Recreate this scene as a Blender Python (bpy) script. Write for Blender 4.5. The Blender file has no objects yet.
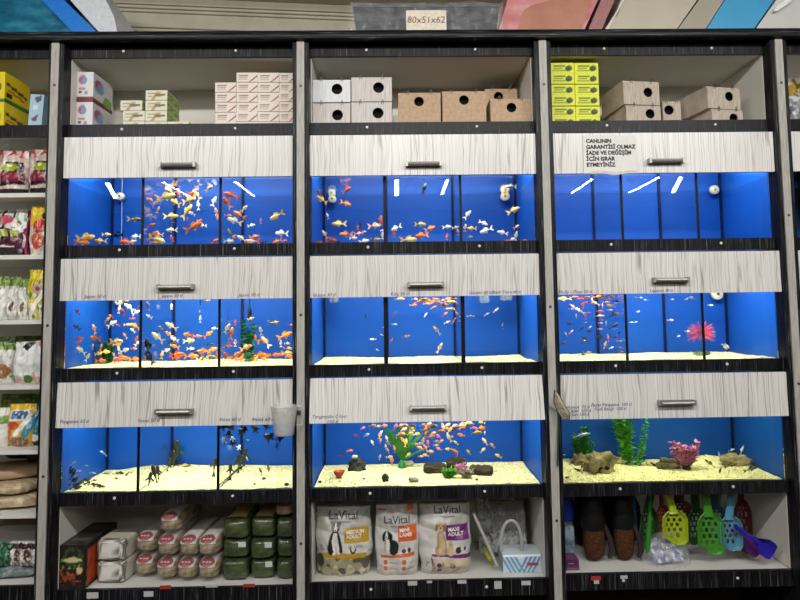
import bpy, math, random
from mathutils import Vector, Matrix, noise
S = bpy.context.scene
C = S.collection
RN = random.Random(11)
PI = math.pi
cos, sin = math.cos, math.sin

# ------------------------------------------------------------------ camera
FPX, PPX, PPY = 650.0, 410.0, 262.0
AX = Vector((0.99974307, -0.01181039, 0.01934712))
AY = Vector((-0.01840619, 0.07515859, 0.9970017))
AZ = Vector((-0.01322908, -0.99710165, 0.0749219))
EYE = Vector((0.0, -2.73, 1.40))


def P(px, py, Y=0.0):
    """A point of the photograph carried out into the room, as far as the plane at depth Y."""
    c = Vector((px - PPX, py - PPY, FPX))
    d = Vector((AX.dot(c), AY.dot(c), AZ.dot(c)))
    return EYE + d * ((Y - EYE.y) / d.y)


def ppm(Y):
    return FPX / (Y + 2.73)


def make_camera():
    cd = bpy.data.cameras.new('camera')
    o = bpy.data.objects.new('camera', cd)
    C.objects.link(o)
    r = Vector((AX.x, AY.x, AZ.x))
    d = Vector((AX.y, AY.y, AZ.y))
    f = Vector((AX.z, AY.z, AZ.z))
    m = Matrix((r, -d, -f)).transposed().to_4x4()
    m.translation = EYE
    o.matrix_world = m
    cd.sensor_width = 36
    cd.lens = FPX / 800 * 36
    cd.shift_x = -(PPX - 400) / 800
    cd.shift_y = (PPY - 300) / 800
    cd.clip_start = 0.05
    S.camera = o


make_camera()


# ------------------------------------------------------------------ colour and materials
def lin(c):
    if isinstance(c, str):
        c = c.lstrip('#')
        c = tuple(int(c[i:i + 2], 16) / 255 for i in (0, 2, 4))
    return tuple(x / 12.92 if x <= 0.04045 else ((x + 0.055) / 1.055) ** 2.4 for x in c)


MATS = {}


class NT:
    def __init__(s, name):
        m = bpy.data.materials.new(name)
        m.use_nodes = True
        s.m, s.n, s.l = m, m.node_tree.nodes, m.node_tree.links
        s.n.clear()
        s.out = s.n.new('ShaderNodeOutputMaterial')

    def new(s, t, **kw):
        n = s.n.new('ShaderNode' + t)
        for k, v in kw.items():
            setattr(n, k, v)
        return n

    def link(s, a, b):
        s.l.new(a, b)

    def noise(s, vec, scale, detail=3, rough=.55):
        n = s.new('TexNoise')
        n.inputs['Scale'].default_value = scale
        n.inputs['Detail'].default_value = detail
        n.inputs['Roughness'].default_value = rough
        if vec is not None:
            s.link(vec, n.inputs['Vector'])
        return n.outputs['Fac']

    def mapping(s, vec, scale, loc=(0, 0, 0)):
        n = s.new('Mapping')
        n.inputs['Scale'].default_value = scale
        n.inputs['Location'].default_value = loc
        s.link(vec, n.inputs['Vector'])
        return n.outputs['Vector']

    def ramp(s, fac, stops, interp='LINEAR'):
        n = s.new('ValToRGB')
        n.color_ramp.interpolation = interp
        e = n.color_ramp.elements
        while len(e) < len(stops):
            e.new(0.5)
        for k, (p, c) in enumerate(stops):
            e[k].position = p
            e[k].color = (*lin(c), 1) if isinstance(c, str) else (c, c, c, 1)
        s.link(fac, n.inputs['Fac'])
        return n.outputs['Color']

    def math(s, op, a, b=None, clamp=False):
        n = s.new('Math', operation=op, use_clamp=clamp)
        for k, x in enumerate((a, b)):
            if x is None:
                continue
            if isinstance(x, (int, float)):
                n.inputs[k].default_value = x
            else:
                s.link(x, n.inputs[k])
        return n.outputs[0]

    def mix(s, fac, a, b):
        n = s.new('MixRGB')
        for k, x in ((0, fac), (1, a), (2, b)):
            if isinstance(x, str):
                n.inputs[k].default_value = (*lin(x), 1)
            elif isinstance(x, (int, float)):
                n.inputs[k].default_value = x
            else:
                s.link(x, n.inputs[k])
        return n.outputs[0]

    def principled(s, col, rough=.5, metal=0, spec=.5, bump=None, bstr=.3, bdist=.002):
        p = s.new('BsdfPrincipled')
        if isinstance(col, str):
            p.inputs['Base Color'].default_value = (*lin(col), 1)
        else:
            s.link(col, p.inputs['Base Color'])
        if isinstance(rough, (int, float)):
            p.inputs['Roughness'].default_value = rough
        else:
            s.link(rough, p.inputs['Roughness'])
        p.inputs['Metallic'].default_value = metal
        p.inputs['Specular IOR Level'].default_value = spec
        if bump is not None:
            b = s.new('Bump')
            b.inputs['Strength'].default_value = bstr
            b.inputs['Distance'].default_value = bdist
            s.link(bump, b.inputs['Height'])
            s.link(b.outputs[0], p.inputs['Normal'])
        s.link(p.outputs[0], s.out.inputs['Surface'])
        return p


def mt(name, col, rough=.5, metal=0, spec=.5, var=.12, vscale=60, bump=0):
    """Plain painted, plastic or metal surface with a little procedural variation."""
    if name in MATS:
        return MATS[name]
    t = NT(name)
    tc = t.new('TexCoord').outputs['Object']
    f = t.noise(tc, vscale, 4)
    c = lin(col)
    a = tuple(min(1, x * (1 + var)) for x in c)
    b = tuple(x * (1 - var) for x in c)
    r = t.new('ValToRGB')
    r.color_ramp.elements[0].position = .3
    r.color_ramp.elements[1].position = .7
    r.color_ramp.elements[0].color = (*b, 1)
    r.color_ramp.elements[1].color = (*a, 1)
    t.link(f, r.inputs['Fac'])
    t.principled(r.outputs['Color'], rough, metal, spec, bump=f if bump else None, bstr=bump)
    MATS[name] = t.m
    return t.m


def m_white_laminate():
    t = NT('white_zebrano_laminate')
    tc = t.new('TexCoord').outputs['Object']
    oi = t.new('ObjectInfo').outputs['Random']
    cb = t.new('CombineXYZ')
    t.link(t.math('MULTIPLY', oi, 37.0), cb.inputs[0])
    va = t.new('VectorMath', operation='ADD')
    t.link(tc, va.inputs[0])
    t.link(cb.outputs[0], va.inputs[1])
    v = va.outputs[0]
    wv = t.noise(t.mapping(v, (3, 1, 5)), 1.0, 2)
    off = t.new('CombineXYZ')
    t.link(t.math('MULTIPLY', wv, .028), off.inputs[0])
    vb = t.new('VectorMath', operation='ADD')
    t.link(v, vb.inputs[0])
    t.link(off.outputs[0], vb.inputs[1])
    w = vb.outputs[0]
    brk = t.noise(t.mapping(v, (40, 1, 5)), 1.0, 2)
    brk = t.ramp(brk, [(.36, .3), (.58, 1.0)])
    lines = None
    sx = t.new('SeparateXYZ')
    t.link(w, sx.inputs[0])
    for fr, fz, wd, st in ((46, .8, .05, 1.0), (95, 1.4, .07, .6)):
        cv = t.new('CombineXYZ')
        t.link(t.math('MULTIPLY', sx.outputs[0], fr), cv.inputs[0])
        t.link(t.math('MULTIPLY', sx.outputs[2], fz), cv.inputs[1])
        vo = t.new('TexVoronoi', voronoi_dimensions='2D', feature='DISTANCE_TO_EDGE')
        vo.inputs['Scale'].default_value = 1
        t.link(cv.outputs[0], vo.inputs['Vector'])
        ln = t.math('MULTIPLY', t.ramp(vo.outputs['Distance'], [(wd * .3, st), (wd, 0.0)]), brk)
        lines = ln if lines is None else t.math('MAXIMUM', lines, ln)
    soft = t.noise(t.mapping(w, (260, 1, 1.5)), 1.0, 3)
    base = t.ramp(soft, [(.3, '#cfccc7'), (.5, '#dedbd7'), (.72, '#e9e7e3')])
    col = t.mix(t.math('MULTIPLY', lines, .72), base, '#7d7973')
    t.principled(col, .27, spec=.45)
    return t.m


def m_black_laminate(axis):
    t = NT('black_grained_laminate_' + ('upright' if axis == 'z' else 'lengthwise'))
    tc = t.new('TexCoord').outputs['Object']
    sc = (330, 330, 5) if axis == 'z' else (5, 330, 330)
    a = t.noise(t.mapping(tc, sc), 1.0, 3, .6)
    col = t.ramp(a, [(.36, '#09090b'), (.53, '#151517'), (.64, '#3a3b42'), (.76, '#a9adb8')])
    t.principled(col, .36, spec=.16)
    return t.m


def m_glass(name, tint, refl=1.0):
    t = NT(name)
    tr = t.new('BsdfTransparent')
    tr.inputs[0].default_value = (*tint, 1)
    gl = t.new('BsdfGlossy')
    gl.inputs['Roughness'].default_value = .01
    fr = t.new('Fresnel')
    fr.inputs['IOR'].default_value = 1.45
    mx = t.new('MixShader')
    t.link(t.math('MULTIPLY', fr.outputs[0], refl), mx.inputs[0])
    t.link(tr.outputs[0], mx.inputs[1])
    t.link(gl.outputs[0], mx.inputs[2])
    t.link(mx.outputs[0], t.out.inputs['Surface'])
    return t.m


def m_watertop():
    t = NT('water_surface')
    tc = t.new('TexCoord').outputs['Object']
    b = t.new('Bump')
    b.inputs['Strength'].default_value = .03
    b.inputs['Distance'].default_value = .01
    t.link(t.noise(tc, 14, 2), b.inputs['Height'])
    tr = t.new('BsdfTransparent')
    tr.inputs[0].default_value = (.96, .98, 1, 1)
    gl = t.new('BsdfGlossy')
    gl.inputs['Roughness'].default_value = .04
    t.link(b.outputs[0], gl.inputs['Normal'])
    mx = t.new('MixShader')
    mx.inputs[0].default_value = .45
    t.link(tr.outputs[0], mx.inputs[1])
    t.link(gl.outputs[0], mx.inputs[2])
    t.link(mx.outputs[0], t.out.inputs['Surface'])
    return t.m


def m_film(name, tint, opac, rough=.12, bscale=28):
    """Crinkled clear plastic wrap."""
    t = NT(name)
    tc = t.new('TexCoord').outputs['Object']
    n = t.noise(tc, bscale, 4, .6)
    b = t.new('Bump')
    b.inputs['Strength'].default_value = .9
    b.inputs['Distance'].default_value = .012
    t.link(n, b.inputs['Height'])
    tr = t.new('BsdfTransparent')
    p = t.new('BsdfPrincipled')
    p.inputs['Base Color'].default_value = (*lin(tint), 1)
    p.inputs['Roughness'].default_value = rough
    p.inputs['Specular IOR Level'].default_value = .9
    t.link(b.outputs[0], p.inputs['Normal'])
    mx = t.new('MixShader')
    cr = t.ramp(n, [(.35, opac * .5), (.75, min(1, opac * 1.6))])
    t.link(cr, mx.inputs[0])
    t.link(tr.outputs[0], mx.inputs[1])
    t.link(p.outputs[0], mx.inputs[2])
    t.link(mx.outputs[0], t.out.inputs['Surface'])
    return t.m


def m_gravel():
    t = NT('pale_aquarium_gravel')
    tc = t.new('TexCoord').outputs['Object']
    v = t.new('TexVoronoi')
    v.inputs['Scale'].default_value = 170
    t.link(tc, v.inputs['Vector'])
    sep = t.new('SeparateColor')
    t.link(v.outputs['Color'], sep.inputs[0])
    col = t.ramp(sep.outputs[0], [(0, '#5e5636'), (.03, '#a59c62'), (.05, '#ddd48c'), (.4, '#ece49e'), (.8, '#f6efb4'), (1, '#fffad6')])
    big = t.noise(tc, 9, 3)
    col = t.mix(t.ramp(big, [(.35, .0), (.7, .28)]), col, '#cfc88c')
    t.principled(col, .7, spec=.3, bump=v.outputs['Distance'], bstr=.5, bdist=.004)
    return t.m


def m_vcol(name, rough=.45, spec=.5, crinkle=0):
    t = NT(name)
    a = t.new('Attribute')
    a.attribute_name = 'Col'
    bump = None
    if crinkle:
        tc = t.new('TexCoord').outputs['Object']
        bump = t.noise(tc, 40, 4, .6)
    t.principled(a.outputs['Color'], rough, spec=spec, bump=bump, bstr=crinkle, bdist=.004)
    return t.m


def m_fish(name, c1, c2, amount=.5, scale=2.6, rough=.35):
    t = NT(name)
    tc = t.new('TexCoord').outputs['Object']
    oi = t.new('ObjectInfo').outputs['Random']
    cb = t.new('CombineXYZ')
    for k in range(3):
        t.link(t.math('MULTIPLY', oi, 23.0 + 9 * k), cb.inputs[k])
    va = t.new('VectorMath', operation='ADD')
    t.link(tc, va.inputs[0])
    t.link(cb.outputs[0], va.inputs[1])
    n = t.noise(va.outputs[0], scale, 2)
    col = t.ramp(n, [(max(0, amount - .08), c1), (min(1, amount + .08), c2)])
    t.principled(col, rough, spec=.6)
    return t.m


def m_noise2(name, stops, scale=30, rough=.7, stretch=(1, 1, 1), bump=.5, spec=.3, bdist=.01):
    t = NT(name)
    tc = t.new('TexCoord').outputs['Object']
    n = t.noise(t.mapping(tc, stretch), scale, 5, .6)
    t.principled(t.ramp(n, stops), rough, spec=spec, bump=n, bstr=bump, bdist=bdist)
    return t.m


WHITE_LAM = m_white_laminate()
BLACK_V = m_black_laminate('z')
BLACK_H = m_black_laminate('x')
GLASS = m_glass('aquarium_glass', (.97, .99, 1.0))
DIVGLASS = m_glass('divider_glass', (.988, .994, 1.0), .25)
WATER = m_glass('water_body', (.985, .992, 1.0), 0.0)
WATERTOP = m_watertop()
GRAVEL = m_gravel()
VC = m_vcol('printed_card', .5)
VCBAG = m_vcol('printed_film_bag', .3, .6, .35)
FILM = m_film('clear_crinkled_film', '#e9ecee', .22)
FILMC = m_film('thin_clear_film', '#e4e4e2', .10, .1, 40)
FILMW = m_film('milky_crinkled_film', '#e4e8ec', .5)
HAZY = m_film('hazy_plastic', '#d6d7d2', .44, .3, 6)
INNER = mt('white_melamine', '#dddad0', .55, var=.03, vscale=6)
SEAL = mt('black_silicone', '#07090f', .45, spec=.3)
SEALB = mt('dark_blue_seam', '#06133c', .5, spec=.2)
CHROME = mt('satin_nickel', '#a19f99', .42, .75, var=.05)
CAP = mt('white_screw_cap', '#d9d8d4', .35, var=.03)
STEEL = mt('dark_screw', '#55534f', .4, .8)
FILLER = m_noise2('grey_filler_board', [(.35, '#9c9992'), (.65, '#b9b6af')], 14, .5, (14, 1, 1), .05)
INK = mt('blue_pen_ink', '#1f2c68', .6)
PAPER = mt('white_paper', '#e3e1dc', .7, var=.03)
PRINT = mt('black_print', '#26262a', .6)
EYEM = mt('fish_eye_black', '#050505', .2)


def m_blue():
    t = NT('blue_background_film')
    tc = t.new('TexCoord').outputs['Object']
    n = t.noise(tc, 2.2, 3)
    t.principled(t.ramp(n, [(.3, '#0a4698'), (.7, '#1053ae')]), .45, spec=.3)
    return t.m


BLUE = m_blue()


# ------------------------------------------------------------------ mesh building
class MB:
    def __init__(s):
        s.v, s.f, s.mi, s.c = [], [], [], []

    def add(s, vs, fs, mi=0, cols=None):
        b = len(s.v)
        s.v += [Vector(x) for x in vs]
        s.f += [tuple(b + i for i in f) for f in fs]
        s.mi += [mi] * len(fs)
        s.c += cols if cols else [(.5, .5, .5)] * len(vs)
        return s

    def box(s, a, b, mi=0, M=None, col=None):
        (x0, y0, z0), (x1, y1, z1) = a, b
        vs = [Vector((x, y, z)) for z in (z0, z1) for y in (y0, y1) for x in (x0, x1)]
        if M is not None:
            vs = [M @ q for q in vs]
        fs = [(0, 2, 3, 1), (4, 5, 7, 6), (0, 1, 5, 4), (2, 6, 7, 3), (0, 4, 6, 2), (1, 3, 7, 5)]
        return s.add(vs, fs, mi, [lin(col)] * 8 if col else None)

    def tube(s, pts, r, n=8, mi=0, caps=True):
        pts = [Vector(p) for p in pts]
        rs = r if isinstance(r, (list, tuple)) else [r] * len(pts)
        vs, fs = [], []
        up = Vector((0, 0, 1))
        prev = None
        for i, p in enumerate(pts):
            d = (pts[min(i + 1, len(pts) - 1)] - pts[max(i - 1, 0)])
            d = d.normalized() if d.length > 1e-9 else Vector((0, 0, 1))
            if prev is None:
                a = d.cross(up if abs(d.dot(up)) < .9 else Vector((1, 0, 0))).normalized()
            else:
                a = (prev - d * prev.dot(d)).normalized()
            prev = a
            b = d.cross(a)
            for k in range(n):
                t = 2 * PI * k / n
                vs.append(p + (a * cos(t) + b * sin(t)) * rs[i])
        for i in range(len(pts) - 1):
            for k in range(n):
                k2 = (k + 1) % n
                fs.append((i * n + k, i * n + k2, (i + 1) * n + k2, (i + 1) * n + k))
        if caps:
            fs.append(tuple(range(n - 1, -1, -1)))
            fs.append(tuple((len(pts) - 1) * n + k for k in range(n)))
        return s.add(vs, fs, mi)

    def lathe(s, prof, n=20, M=None, mi=0):
        vs, fs = [], []
        for r, z in prof:
            for k in range(n):
                t = 2 * PI * k / n
                q = Vector((r * cos(t), r * sin(t), z))
                vs.append(M @ q if M is not None else q)
        for i in range(len(prof) - 1):
            for k in range(n):
                k2 = (k + 1) % n
                fs.append((i * n + k, i * n + k2, (i + 1) * n + k2, (i + 1) * n + k))
        if prof[0][0] > 1e-6:
            fs.append(tuple(range(n - 1, -1, -1)))
        if prof[-1][0] > 1e-6:
            fs.append(tuple((len(prof) - 1) * n + k for k in range(n)))
        return s.add(vs, fs, mi)

    def ell(s, c, r, M=None, nu=12, nv=8, mi=0, jit=0, seed=0, pw=1.0):
        vs, fs = [], []
        for j in range(nv + 1):
            ph = -PI / 2 + PI * j / nv
            for k in range(nu):
                t = 2 * PI * k / nu
                q = Vector((cos(ph) * cos(t), cos(ph) * sin(t), sin(ph)))
                if pw != 1:
                    q = Vector([math.copysign(abs(x) ** pw, x) for x in q])
                if jit:
                    q = q * (1 + jit * (noise.noise(q * 1.7 + Vector((seed, seed * 2.3, 1))) + .35 * noise.noise(q * 4.5 + Vector((seed * 3, seed, 7)))))
                q = Vector((q.x * r[0], q.y * r[1], q.z * r[2]))
                if M is not None:
                    q = M @ q
                vs.append(q + Vector(c))
        for j in range(nv):
            for k in range(nu):
                k2 = (k + 1) % nu
                fs.append((j * nu + k, j * nu + k2, (j + 1) * nu + k2, (j + 1) * nu + k))
        return s.add(vs, fs, mi)

    def sheet(s, fn, nu, nv, mi=0, cf=None):
        vs, fs, cs = [], [], []
        for j in range(nv + 1):
            for i in range(nu + 1):
                u, v = i / nu, j / nv
                vs.append(fn(u, v))
                if cf:
                    cs.append(cf(u, v))
        for j in range(nv):
            for i in range(nu):
                a = j * (nu + 1) + i
                fs.append((a, a + 1, a + nu + 2, a + nu + 1))
        return s.add(vs, fs, mi, cs if cf else None)

    def prism(s, poly, d0, d1, M=None, mi=0):
        """poly in (x, z), pushed from y=d0 to y=d1."""
        n = len(poly)
        vs = [Vector((x, d0, z)) for x, z in poly] + [Vector((x, d1, z)) for x, z in poly]
        if M is not None:
            vs = [M @ q for q in vs]
        fs = [tuple(range(n)), tuple(range(2 * n - 1, n - 1, -1))]
        fs += [(i, i + n, (i + 1) % n + n, (i + 1) % n) for i in range(n)]
        return s.add(vs, fs, mi)


WM = {}


def obj(name, mb, mats, parent=None, smooth=35, local=False):
    """One mesh object. Vertices come in room coordinates and are carried into the thing's own frame."""
    me = bpy.data.meshes.new(name)
    vs = mb.v
    W = WM.get(parent.name, Matrix.Identity(4)) if parent else Matrix.Identity(4)
    if not local and parent:
        Wi = W.inverted()
        vs = [Wi @ q for q in vs]
    me.from_pydata(vs, [], mb.f)
    for m in (mats if isinstance(mats, (list, tuple)) else [mats]):
        me.materials.append(m)
    me.polygons.foreach_set('material_index', mb.mi)
    if any(m in (VC, VCBAG) for m in me.materials):
        ca = me.color_attributes.new('Col', 'FLOAT_COLOR', 'POINT')
        ca.data.foreach_set('color', [x for c in mb.c for x in (*c, 1)])
    me.validate()
    if smooth:
        me.polygons.foreach_set('use_smooth', [True] * len(me.polygons))
        me.set_sharp_from_angle(angle=math.radians(smooth))
    me.update()
    o = bpy.data.objects.new(name, me)
    C.objects.link(o)
    if parent:
        o.parent = parent
    WM[o.name] = W
    return o


def tag(o, label, cat, group=None, kind=None):
    o['label'] = label
    o['category'] = cat
    if group:
        o['group'] = group
    if kind:
        o['kind'] = kind
    return o


def thing(name, label, cat, loc=(0, 0, 0), rot=(0, 0, 0), group=None):
    o = bpy.data.objects.new(name, None)
    C.objects.link(o)
    o.empty_display_size = .02
    o.location = loc
    o.rotation_euler = rot
    from mathutils import Euler
    WM[o.name] = Matrix.Translation(loc) @ Euler(rot).to_matrix().to_4x4()
    return tag(o, label, cat, group)


def recentre(o):
    """Put a single-mesh thing's origin at the middle of its base."""
    me = o.data
    xs = [v.co for v in me.vertices]
    c = Vector(((min(v.x for v in xs) + max(v.x for v in xs)) / 2, (min(v.y for v in xs) + max(v.y for v in xs)) / 2, min(v.z for v in xs)))
    me.transform(Matrix.Translation(-c))
    o.location = c
    WM[o.name] = Matrix.Translation(c)
    return o


def struct(name, mb, m, label=None):
    o = obj(name, mb, m)
    o['kind'] = 'structure'
    if label:
        o['label'] = label
    return o


def copy_tree(o, parent=None):
    c = o.copy()
    C.objects.link(c)
    if parent:
        c.parent = parent
    for ch in list(o.children):
        copy_tree(ch, c)
    return c


def text_mb(s, size, org, ux=Vector((1, 0, 0)), uz=Vector((0, 0, 1)), align='CENTER', bold=0, shear=0, ext=.0003, space=1, warp=None, line=1.0):
    cu = bpy.data.curves.new('lettering', 'FONT')
    cu.body = s
    cu.size = size
    cu.align_x = align
    cu.offset = bold
    cu.shear = shear
    cu.extrude = ext
    cu.space_character = space
    cu.space_line = line
    cu.resolution_u = 2
    ob = bpy.data.objects.new('lettering', cu)
    me = bpy.data.meshes.new_from_object(ob)
    nrm = uz.cross(ux) if False else ux.cross(uz)
    mb = MB()
    vs = []
    for v in me.vertices:
        q = org + ux * v.co.x + uz * v.co.y + nrm * v.co.z
        vs.append(warp(q) if warp else q)
    mb.add(vs, [tuple(p.vertices) for p in me.polygons])
    bpy.data.objects.remove(ob)
    bpy.data.meshes.remove(me)
    bpy.data.curves.remove(cu)
    return mb


# painted faces: later shapes lie over earlier ones; u runs across, v runs up
def painter(base, shapes):
    base = lin(base)
    sh = []
    for q in shapes:
        sh.append((q[0], *q[1:-1], lin(q[-1])))

    def f(u, v):
        c = base
        for q in sh:
            k = q[0]
            if k == 'r':
                if q[1] <= u <= q[3] and q[2] <= v <= q[4]:
                    c = q[5]
            elif k == 'e':
                if ((u - q[1]) / q[3]) ** 2 + ((v - q[2]) / q[4]) ** 2 <= 1:
                    c = q[5]
            elif k == 'p':
                inside = False
                pts = q[1]
                j = len(pts) - 1
                for i in range(len(pts)):
                    (xi, yi), (xj, yj) = pts[i], pts[j]
                    if (yi > v) != (yj > v) and u < (xj - xi) * (v - yi) / (yj - yi) + xi:
                        inside = not inside
                    j = i
                if inside:
                    c = q[2]
            elif k == 'n':      # blotches: ('n', freq, threshold, seed, v0, v1, colour)
                if q[4] <= v <= q[5] and noise.noise(Vector((u * q[1], v * q[1], q[3]))) > q[2]:
                    c = q[6]
        return c
    return f


def carton(name, label, cat, x0, x1, y0, y1, z0, z1, front, side='#cccccc', top=None, group=None, res=(18, 10), right=None, left=None, rotz=0, tilt=0, material=None, sres=(10, 10)):
    cx, cy = (x0 + x1) / 2, (y0 + y1) / 2
    o = MB()
    hx, hy, h = (x1 - x0) / 2, (y1 - y0) / 2, z1 - z0
    def pf(q):
        return q if callable(q) else painter(q, [])
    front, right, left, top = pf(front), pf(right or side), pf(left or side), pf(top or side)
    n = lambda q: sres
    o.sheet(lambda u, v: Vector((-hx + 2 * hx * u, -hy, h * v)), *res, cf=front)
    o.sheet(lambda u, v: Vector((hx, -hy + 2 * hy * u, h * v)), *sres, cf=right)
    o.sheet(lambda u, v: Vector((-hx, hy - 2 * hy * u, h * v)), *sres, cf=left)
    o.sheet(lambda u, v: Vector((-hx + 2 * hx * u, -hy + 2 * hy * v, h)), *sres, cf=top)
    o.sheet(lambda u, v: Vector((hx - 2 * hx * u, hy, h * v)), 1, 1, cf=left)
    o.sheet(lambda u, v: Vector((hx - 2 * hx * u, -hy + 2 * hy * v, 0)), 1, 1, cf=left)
    ob = obj(name, o, material or VC, smooth=0)
    ob.location = (cx, cy, z0)
    ob.rotation_euler = (0, tilt, rotz)
    return tag(ob, label, cat, group)


def bag_surface(w, h, d, seed=0, top_pinch=.9, slump=.0):
    """Front and back faces of a filled pouch standing on its base; returns fn(u, v, side)."""
    def th(u, v):
        e = max(0, 1 - abs(2 * u - 1) ** 3.2) ** .6
        prof = (1 - v ** 3 * top_pinch) * min(1, .55 + v * 3.2)
        return d / 2 * e * prof

    def fn(u, v, side):
        wob = noise.noise(Vector((u * 3 + seed, v * 3, side))) * .012 + noise.noise(Vector((u * 8 + seed, v * 9, side + 5))) * .005
        half = w / 2 * (1 - .06 * sin(PI * v) ** 2 * -1 - .05 * (1 - v) ** 6)
        x = (2 * u - 1) * half + noise.noise(Vector((v * 4, seed, 3))) * .006
        y = side * th(u, v) + wob * (1 if 0 < u < 1 else 0) * side
        z = h * v - slump * th(u, v) * .3
        y += .0
        return Vector((x, y, z))
    return fn


def pouch(name, label, cat, loc, w, h, d, paint, back='#b9b9b4', group=None, seed=0, res=(36, 48), rot=(0, 0, 0), pinch=.9, material=None):
    fn = bag_surface(w, h, d, seed, pinch)
    m = MB()
    nu, nv = res
    m.sheet(lambda u, v: fn(u, v, -1), nu, nv, cf=paint)
    bp = painter(back, [])
    m.sheet(lambda u, v: fn(1 - u, v, 1), nu // 3, nv // 3, cf=bp)
    m.sheet(lambda u, v: fn(u, 0, 1 - 2 * v), 6, 1, cf=bp)
    o = obj(name, m, material or VCBAG, smooth=60)
    o.location = loc
    o.rotation_euler = rot
    from mathutils import Euler
    WM[o.name] = Matrix.Translation(loc) @ Euler(rot).to_matrix().to_4x4()
    tag(o, label, cat, group)
    return o, fn


# ------------------------------------------------------------------ the room
def room():
    m = MB().box((-5, -8, -.1), (5, 1.6, 0))
    struct('floor', m, m_noise2('dark_brown_floor', [(.3, '#2a2019'), (.7, '#4a3a2e')], 5, .4, (1, 1, 1), .1))
    wallm = m_noise2('beige_painted_wall', [(.3, '#b9b2a3'), (.7, '#c9c3b5')], 7, .8, (1, 1, 1), .05)
    ang = math.atan(.1)
    M = Matrix.Translation((0, .74, 0)) @ Matrix.Rotation(ang, 4, 'Z')
    struct('wall_back', MB().box((-5.2, 0, 0), (5.2, .1, 3.08), M=M), wallm)
    prof = [(0, 2.80), (-.010, 2.80)]
    y = -.010
    for z in (2.872, 2.890, 2.968, 2.984, 3.0):
        prof += [(y, z), (y - .012, z + .002), (y - .014, z + .006), (y - .008, z + .009)]
        y -= .010
    prof += [(y - .02, 3.03), (-.22, 3.045), (-.25, 3.079), (0, 3.079)]
    MX = M @ Matrix.Rotation(PI / 2, 4, 'Z')
    t = MB().prism([(y, z) for y, z in prof], -5.1, 5.1, M=MX)
    struct('trim_1', t, m_noise2('plaster_coving', [(.3, '#b3ab99'), (.7, '#c2baa9')], 9, .75, (1, 1, 1), .05))
    struct('ceiling', MB().box((-5, -8, 3.08), (5, 1.6, 3.18)), mt('white_ceiling_paint', '#cfcbc2', .9, var=.02))
    side = mt('side_wall_paint', '#8f8d88', .9, var=.03)
    struct('wall_left', MB().box((-5.1, -8, 0), (-5, 1.6, 3.1)), side)
    struct('wall_right', MB().box((5, -8, 0), (5.1, 1.6, 3.1)), side)
    struct('wall_front', MB().box((-5, -8.1, 0), (5, -8, 3.1)), side)


room()

# ------------------------------------------------------------------ lamps
def area(name, loc, size, power, col=(1, 1, 1), rot=(0, 0, 0)):
    l = bpy.data.lights.new(name, 'AREA')
    l.shape = 'RECTANGLE'
    l.size, l.size_y = size
    l.energy = power
    l.color = col
    o = bpy.data.objects.new(name, l)
    C.objects.link(o)
    o.location = loc
    o.rotation_euler = rot
    return o


for x in (-2.8, -1.94, .62, 2.4, 3.2):
    area('ceiling_tube_lamp', (x, -5.25, 2.98), (.035, 1.5), 15, (1, .985, .95))
for x in (-1.7, .2, 1.9):
    area('ceiling_tube_lamp', (x, -2.45, 3.02), (1.5, .1), 34, (1, .985, .95), (.80, 0, 0))
for x in (-3.0, .0, 3.0):
    area('ceiling_tube_lamp', (x, -3.6, 2.98), (.04, 1.3), 22, (1, .985, .95), (.55, 0, 0))
W = bpy.data.worlds.new('room_air')
S.world = W
W.use_nodes = True
W.node_tree.nodes['Background'].inputs[0].default_value = (.8, .84, .9, 1)
W.node_tree.nodes['Background'].inputs[1].default_value = .3

# ------------------------------------------------------------------ cabinets
RAILS = [(2.497, 2.5435), (2.155, 2.206), (1.641, 1.691), (1.131, 1.180), (.627, .677), (.24, .305)]
DOORZ = [(1.970, 2.143), (1.459, 1.632), (.946, 1.126)]
BAYS = {1: (-1.390, -.433), 2: (-.365, .593), 3: (.663, 1.612), 4: (1.680, 2.63)}
PAN = {1: ((-1.408, -1.390), (-.433, -.415)), 2: ((-.383, -.365), (.593, .612)), 3: ((.644, .663), (1.612, 1.629)), 4: ((1.661, 1.680), (2.63, 2.65))}
BOTZ = {1: .297, 2: .305, 3: .318, 4: .318}
YB = .45


def bevbox(m, a, b, r=.002, mi=0):
    """A box with chamfered edges along its length, so edges catch light."""
    (x0, y0, z0), (x1, y1, z1) = a, b
    pts = [(x0 + r, z0), (x1 - r, z0), (x1, z0 + r), (x1, z1 - r), (x1 - r, z1), (x0 + r, z1), (x0, z1 - r), (x0, z0 + r)]
    return m.prism(pts, y0, y1, mi=mi)


def screw(parent, x, z, y, m=CAP, r=.0058, name='screw_cap'):
    M = Matrix.Translation((x, y, z)) @ Matrix.Rotation(PI / 2, 4, 'X')
    obj(name, MB().lathe([(0, .003), (r * .7, .0028), (r, .001), (r, -.001)][::-1], 12, M), m, parent)


def handle(parent, cx, cz, y, tilt=0):
    w = .070
    m = MB()
    m.prism([(-w, -.010), (w, -.010), (w, .009), (-w, .009)], y - .003, y)           # back plate
    bar = []
    for x in (-w + .004, w - .004):
        bar.append((x, y - .024, -.002))
    m.tube(bar, .0085, 10)
    for s in (-1, 1):
        m.box((s * w - .005, y - .030, -.011), (s * w + .005, y - .001, .010))
    h = obj('handle', MB(), CHROME, parent)
    h.data.from_pydata([], [], [])
    bpy.data.objects.remove(h)
    m.v = [q + Vector((cx, 0, cz)) for q in m.v]
    return obj('handle', m, CHROME, parent)


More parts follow.
